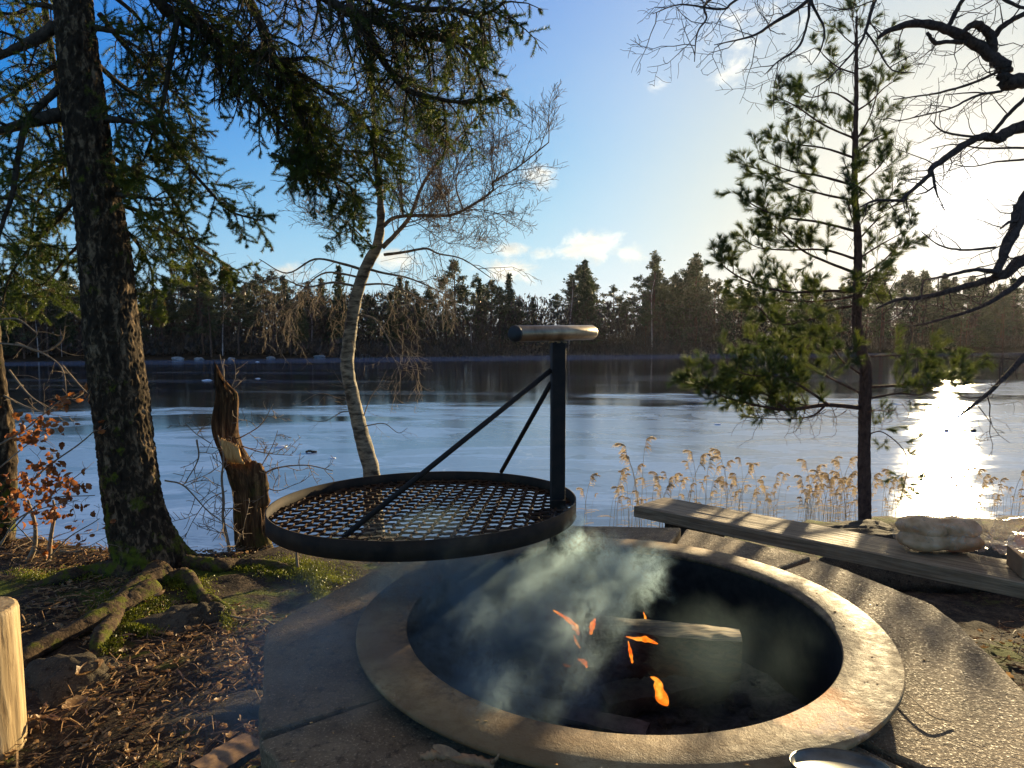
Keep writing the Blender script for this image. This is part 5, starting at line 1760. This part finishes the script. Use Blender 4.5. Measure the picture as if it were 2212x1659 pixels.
def bag(name, c, size, rot, lab, loaves):
    root = empty(name, (0, 0, 0), lab, 'bread bag', 'plastic bags of bread on the bench')
    c = np.array(c)
    ca_, sa_ = math.cos(rot), math.sin(rot)
    Rm = np.array(((ca_, -sa_, 0), (sa_, ca_, 0), (0, 0, 1)))
    for k, (lx, ly, lz, rx, ry, rz_) in enumerate(loaves):
        s = Soup()
        blob(s, (0, 0, 0), (rx, ry, rz_), .10, 18, k * 2.2, 1)
        o = s.build('bread_roll', M['bread'], root)
        o.location = tuple(c + Rm @ np.array((lx, ly, lz)))
        o.rotation_euler = (0, 0, rot)
    s = Soup()
    n1, n2 = 44, 40
    P = []
    for i_ in range(n1):
        u = i_ / (n1 - 1)
        x = (-.5 + u * 1.12) * size[0]
        k = math.sin(math.pi * min(1, u * .92 + .04)) ** .42 if u < .86 else max(.09, .62 - (u - .86) * 5.2)
        if u > .96:
            k = .09 + (u - .96) * 4.5
        for j_ in range(n2):
            a = j_ / n2 * 2 * math.pi
            cr_ = 1 + .05 * mnoise.noise(Vector((u * 9, math.cos(a) * 3, math.sin(a) * 3))) + .035 * mnoise.noise(Vector((u * 25, math.cos(a) * 8, math.sin(a) * 8)))
            if u > .8:
                cr_ += .16 * math.sin(a * 9)
            P.append(c + Rm @ np.array((x, math.cos(a) * size[1] / 2 * k * cr_, size[2] * .5 + (math.sin(a) * size[2] / 2 * k * cr_) - (.1 * size[2] if u > .86 else 0))))
    for q in P:
        q[2] = max(q[2], c[2] + .001)
    s.add(P, [(i_ * n2 + j_, i_ * n2 + (j_ + 1) % n2, (i_ + 1) * n2 + (j_ + 1) % n2, (i_ + 1) * n2 + j_) for i_ in range(n1 - 1) for j_ in range(n2)])
    s.build('plastic_film', M['film'], root)
    return root
bc = (PL(2035, 1190, bz))
bag('bread_bag', (bc[0] - .012, bc[1] + .0, bz + .001), (.35, .19, .15), R(-8), 'clear plastic bag of bread rolls with its neck twisted, on the bench',
    [(-.058, .012, .098, .105, .078, .046), (.062, .008, .100, .100, .076, .045), (-.062, .0, .046, .108, .082, .045), (.06, .006, .046, .105, .080, .045)])
bc2 = PL(2265, 1240, bz)
s = Soup()
s2 = empty('bread_tray', (0, 0, 0), 'cardboard tray with a crumpled dark plastic bag on the bench at the right edge', 'tray')
tb = PL(2268, 1255, bz)
s.box((tb[0] + .035, tb[1] + .06, bz + .041), (.21, .17, .078), R(-20))
bevel(s.build('cardboard_box', M['cardboard'], s2, smooth=False), .003)
bag('bread_bag', (tb[0] + .05, tb[1] + .055, bz + .082), (.27, .17, .075), R(165), 'crumpled plastic bag lying on the cardboard tray at the right edge',
    [(-.02, 0, .032, .085, .055, .027)])
bag('bread_bag', (tb[0] + .16, tb[1] + .27, bz + .001), (.32, .17, .16), R(172), 'dark shaded plastic bag behind the cardboard tray at the right edge', [(-.02, 0, .074, .105, .068, .062)])
bpy.data.materials['clear_plastic_film']

# ------------------------------------------------------------------ pan lid and kindling in front
pan = empty('pan', (0, 0, 0), 'round dull metal pan resting on the near rim of the fire ring', 'pan')
pcx, pcy, pcz = PL(1815, 1668, .50)
s = Soup()
pr = .075
v, f = lathe([(.001, .0), (pr * .9, .0), (pr * .97, .008), (pr, .012), (pr, .009), (pr * .97, .003), (pr * .9, -.004), (.001, -.004)][::-1], 90)
rx = R(-14)
Rx = np.array(((1, 0, 0), (0, math.cos(rx), -math.sin(rx)), (0, math.sin(rx), math.cos(rx))))
v = v @ Rx.T + np.array((pcx, pcy, pcz))
s.add(v, f)
s.build('dish', M['pan'], pan)
s = Soup()
q0 = np.array((pcx, pcy, pcz)) + Rx @ np.array((.02, -pr * .98, .006))
s.tube([q0, q0 + (.01, -.08, -.005), q0 + (.03, -.2, -.03)], [.010, .008, .011], 12)
s.build('pan_handle', M['pan'], pan)
kd = empty('kindling_stick', (0, 0, 0), 'split kindling stick with a sunlit splintered edge on the near slab', 'firewood')
M['kindling'] = m_simple('kindling_wood', (.12, .06, .03), (.42, .24, .10), 40, .7)
s = Soup()
P = spline([PL(908, 1636, SZ + .03), PL(950, 1631, SZ + .033), PL(1010, 1640, SZ + .03), PL(1068, 1652, SZ + .025)], 24)
s.tube(P, .008 * (1 + .15 * rng.normal(size=24)), 8, jit=.18)
s.build('stick', M['kindling'], kd)
s = Soup()
P = spline([PL(935, 1612, SZ + .05), PL(965, 1622, SZ + .045), PL(1000, 1632, SZ + .05)], 10)
for k in range(9):
    a_, b_ = P[k], P[k + 1]
    wv = np.array((.0, .006, .006)) * math.sin((k + 1) / 10 * math.pi)
    wv2 = np.array((.0, .006, .006)) * math.sin((k + 2) / 10 * math.pi)
    s.add([a_ - wv, a_ + wv, b_ + wv2, b_ - wv2], [(0, 1, 2, 3)])
P = spline([PL(1062, 1648, SZ + .03), PL(1072, 1640, SZ + .05), PL(1078, 1628, SZ + .06)], 6)
s.tube(P, [.004, .004, .003, .003, .002, .001], 5)
s.build('splinter', M['kindling'], kd)
split_log('firewood_log', PL(430, 1665, .06), PL(548, 1595, .07), .11, .05, (M['snag_wood'], M['kindling'], M['kindling']), 'split log lying on the ground at the bottom, left of the slabs', 21)
for (vx, vy, lab) in [(1915, 1494, 'pale thin dry straw lying on the large right slab')]:
    s = Soup()
    P = spline([PL(1905, 1470, SZ + .004), PL(1960, 1500, SZ + .012), PL(2010, 1545, SZ + .010), PL(2060, 1560, SZ + .004)], 16)
    s.tube(P, .0011, 4)
    tag(s.build('straw', M['reed_stem']), lab, 'straw')
# crumbs and chips on the slabs and ring
s = Soup()
for k in range(90):
    a, r = rng.uniform(0, 6.28), rng.uniform(.57, .97)
    x, y = CX + r * math.cos(a), CY + r * math.sin(a)
    if r > .9 and rng.random() < .6: continue
    z = RZ if r < .672 else SZ
    sz = rng.uniform(.001, .0028)
    blob(s, (x, y, z + sz * .4), (sz * rng.uniform(.8, 2), sz, sz * .5), .5, 5, k * 1.7)
tag(s.build('wood_crumbs', M['fresh_wood'], smooth=False), 'tiny wood chips and crumbs scattered on slabs and ring', 'crumbs', kind='stuff')

# ------------------------------------------------------------------ smoke
def m_smoke():
    m = bpy.data.materials.new('wood_smoke')
    m.use_nodes = True
    t = NT(m.node_tree)
    t.n.clear()
    out = t.add('ShaderNodeOutputMaterial')
    p = geo_co(t)
    wrp = t.noise(p, 5.0, 4, .6, 0, 'Color')
    q = t.vmath('ADD', p, t.vmath('SCALE', t.vmath('SUBTRACT', wrp, (.5, .5, .5)), None, .30))
    n1 = t.noise(q, 5.5, 5, .62)
    n2 = t.noise(q, 19, 4, .6, 1.0)
    ridge = t.math('SUBTRACT', 1.0, t.math('MULTIPLY', t.math('ABSOLUTE', t.math('SUBTRACT', n2, .5)), 13.0), clamp=True)
    tot = None
    def blobf(c, r, amp):
        d = t.vmath('MULTIPLY', t.vmath('SUBTRACT', q, tuple(c)), tuple(1 / k for k in r))
        L = t.vmath('LENGTH', d)
        return t.math('MULTIPLY', t.maprange(L, 1.0, .15, 0, 1, True), amp)
    core = [(V(1130, 1370, 1.70), (.32, .30, .18), 1.2), (V(1200, 1280, 1.95), (.32, .26, .13), 1.1), (V(1345, 1240, 2.02), (.20, .18, .12), 1.0), (V(990, 1290, 1.9), (.32, .3, .14), .8), (V(1060, 1500, 1.45), (.3, .22, .1), .7),
            (V(1180, 1440, 1.62), (.2, .2, .12), .7), (V(1215, 1165, 2.1), (.07, .08, .10), .8), (V(1260, 1335, 1.85), (.10, .1, .05), .5)]
    for c, r, a_ in core:
        b_ = blobf(c, r, a_)
        tot = b_ if tot is None else t.math('MAXIMUM', tot, b_)
    body = t.math('MULTIPLY', tot, t.math('POWER', t.maprange(n1, .40, .68, 0, 1), 1.6))
    wisps = t.math('MULTIPLY', tot, t.math('MULTIPLY', ridge, t.maprange(n1, .35, .6)))
    thin = None
    for c, r, a_ in [(V(700, 1440, 1.55), (.36, .42, .22), 1.0), (V(950, 1250, 1.9), (.5, .4, .2), .8), (V(1560, 1450, 1.6), (.3, .3, .15), .12), (V(1000, 1500, 1.5), (.45, .4, .2), .6)]:
        b_ = blobf(c, r, a_)
        thin = b_ if thin is None else t.math('MAXIMUM', thin, b_)
    thin = t.math('MULTIPLY', thin, t.maprange(n1, .36, .66, .12, 1))
    dens = t.math('ADD', t.math('MULTIPLY', body, SMOKE[0]), t.math('ADD', t.math('MULTIPLY', wisps, SMOKE[1]), t.math('MULTIPLY', thin, SMOKE[2])))
    pv = t.add('ShaderNodeVolumePrincipled')
    pv.inputs['Color'].default_value = (.60, .84, .97, 1)
    pv.inputs['Anisotropy'].default_value = .5
    t.l.new(dens, pv.inputs['Density'])
    t.l.new(pv.outputs[0], out.inputs['Volume'])
    return m
def m_haze():
    m = bpy.data.materials.new('thin_winter_haze')
    m.use_nodes = True
    t = NT(m.node_tree)
    t.n.clear()
    out = t.add('ShaderNodeOutputMaterial')
    pv = t.add('ShaderNodeVolumePrincipled')
    pv.inputs['Color'].default_value = (.95, .92, .93, 1)
    pv.inputs['Density'].default_value = .00007
    pv.inputs['Anisotropy'].default_value = .6
    t.l.new(pv.outputs[0], out.inputs['Volume'])
    return m
s = Soup()
s.box((70, 190, 13), (640, 640, 36))
tag(s.build('haze', m_haze(), smooth=False), 'thin pale winter haze over the lake and the far wood', 'haze', kind='stuff')
SMOKE = (4.0, 50.0, 3.2)
s = Soup()
s.box((.12, 1.70, .44), (1.75, 1.28, .66))
sm = s.build('smoke', m_smoke(), smooth=False)
sm.name = 'smoke'
tag(sm, 'pale blue grey wood smoke drifting left from the fire', 'smoke', kind='stuff')
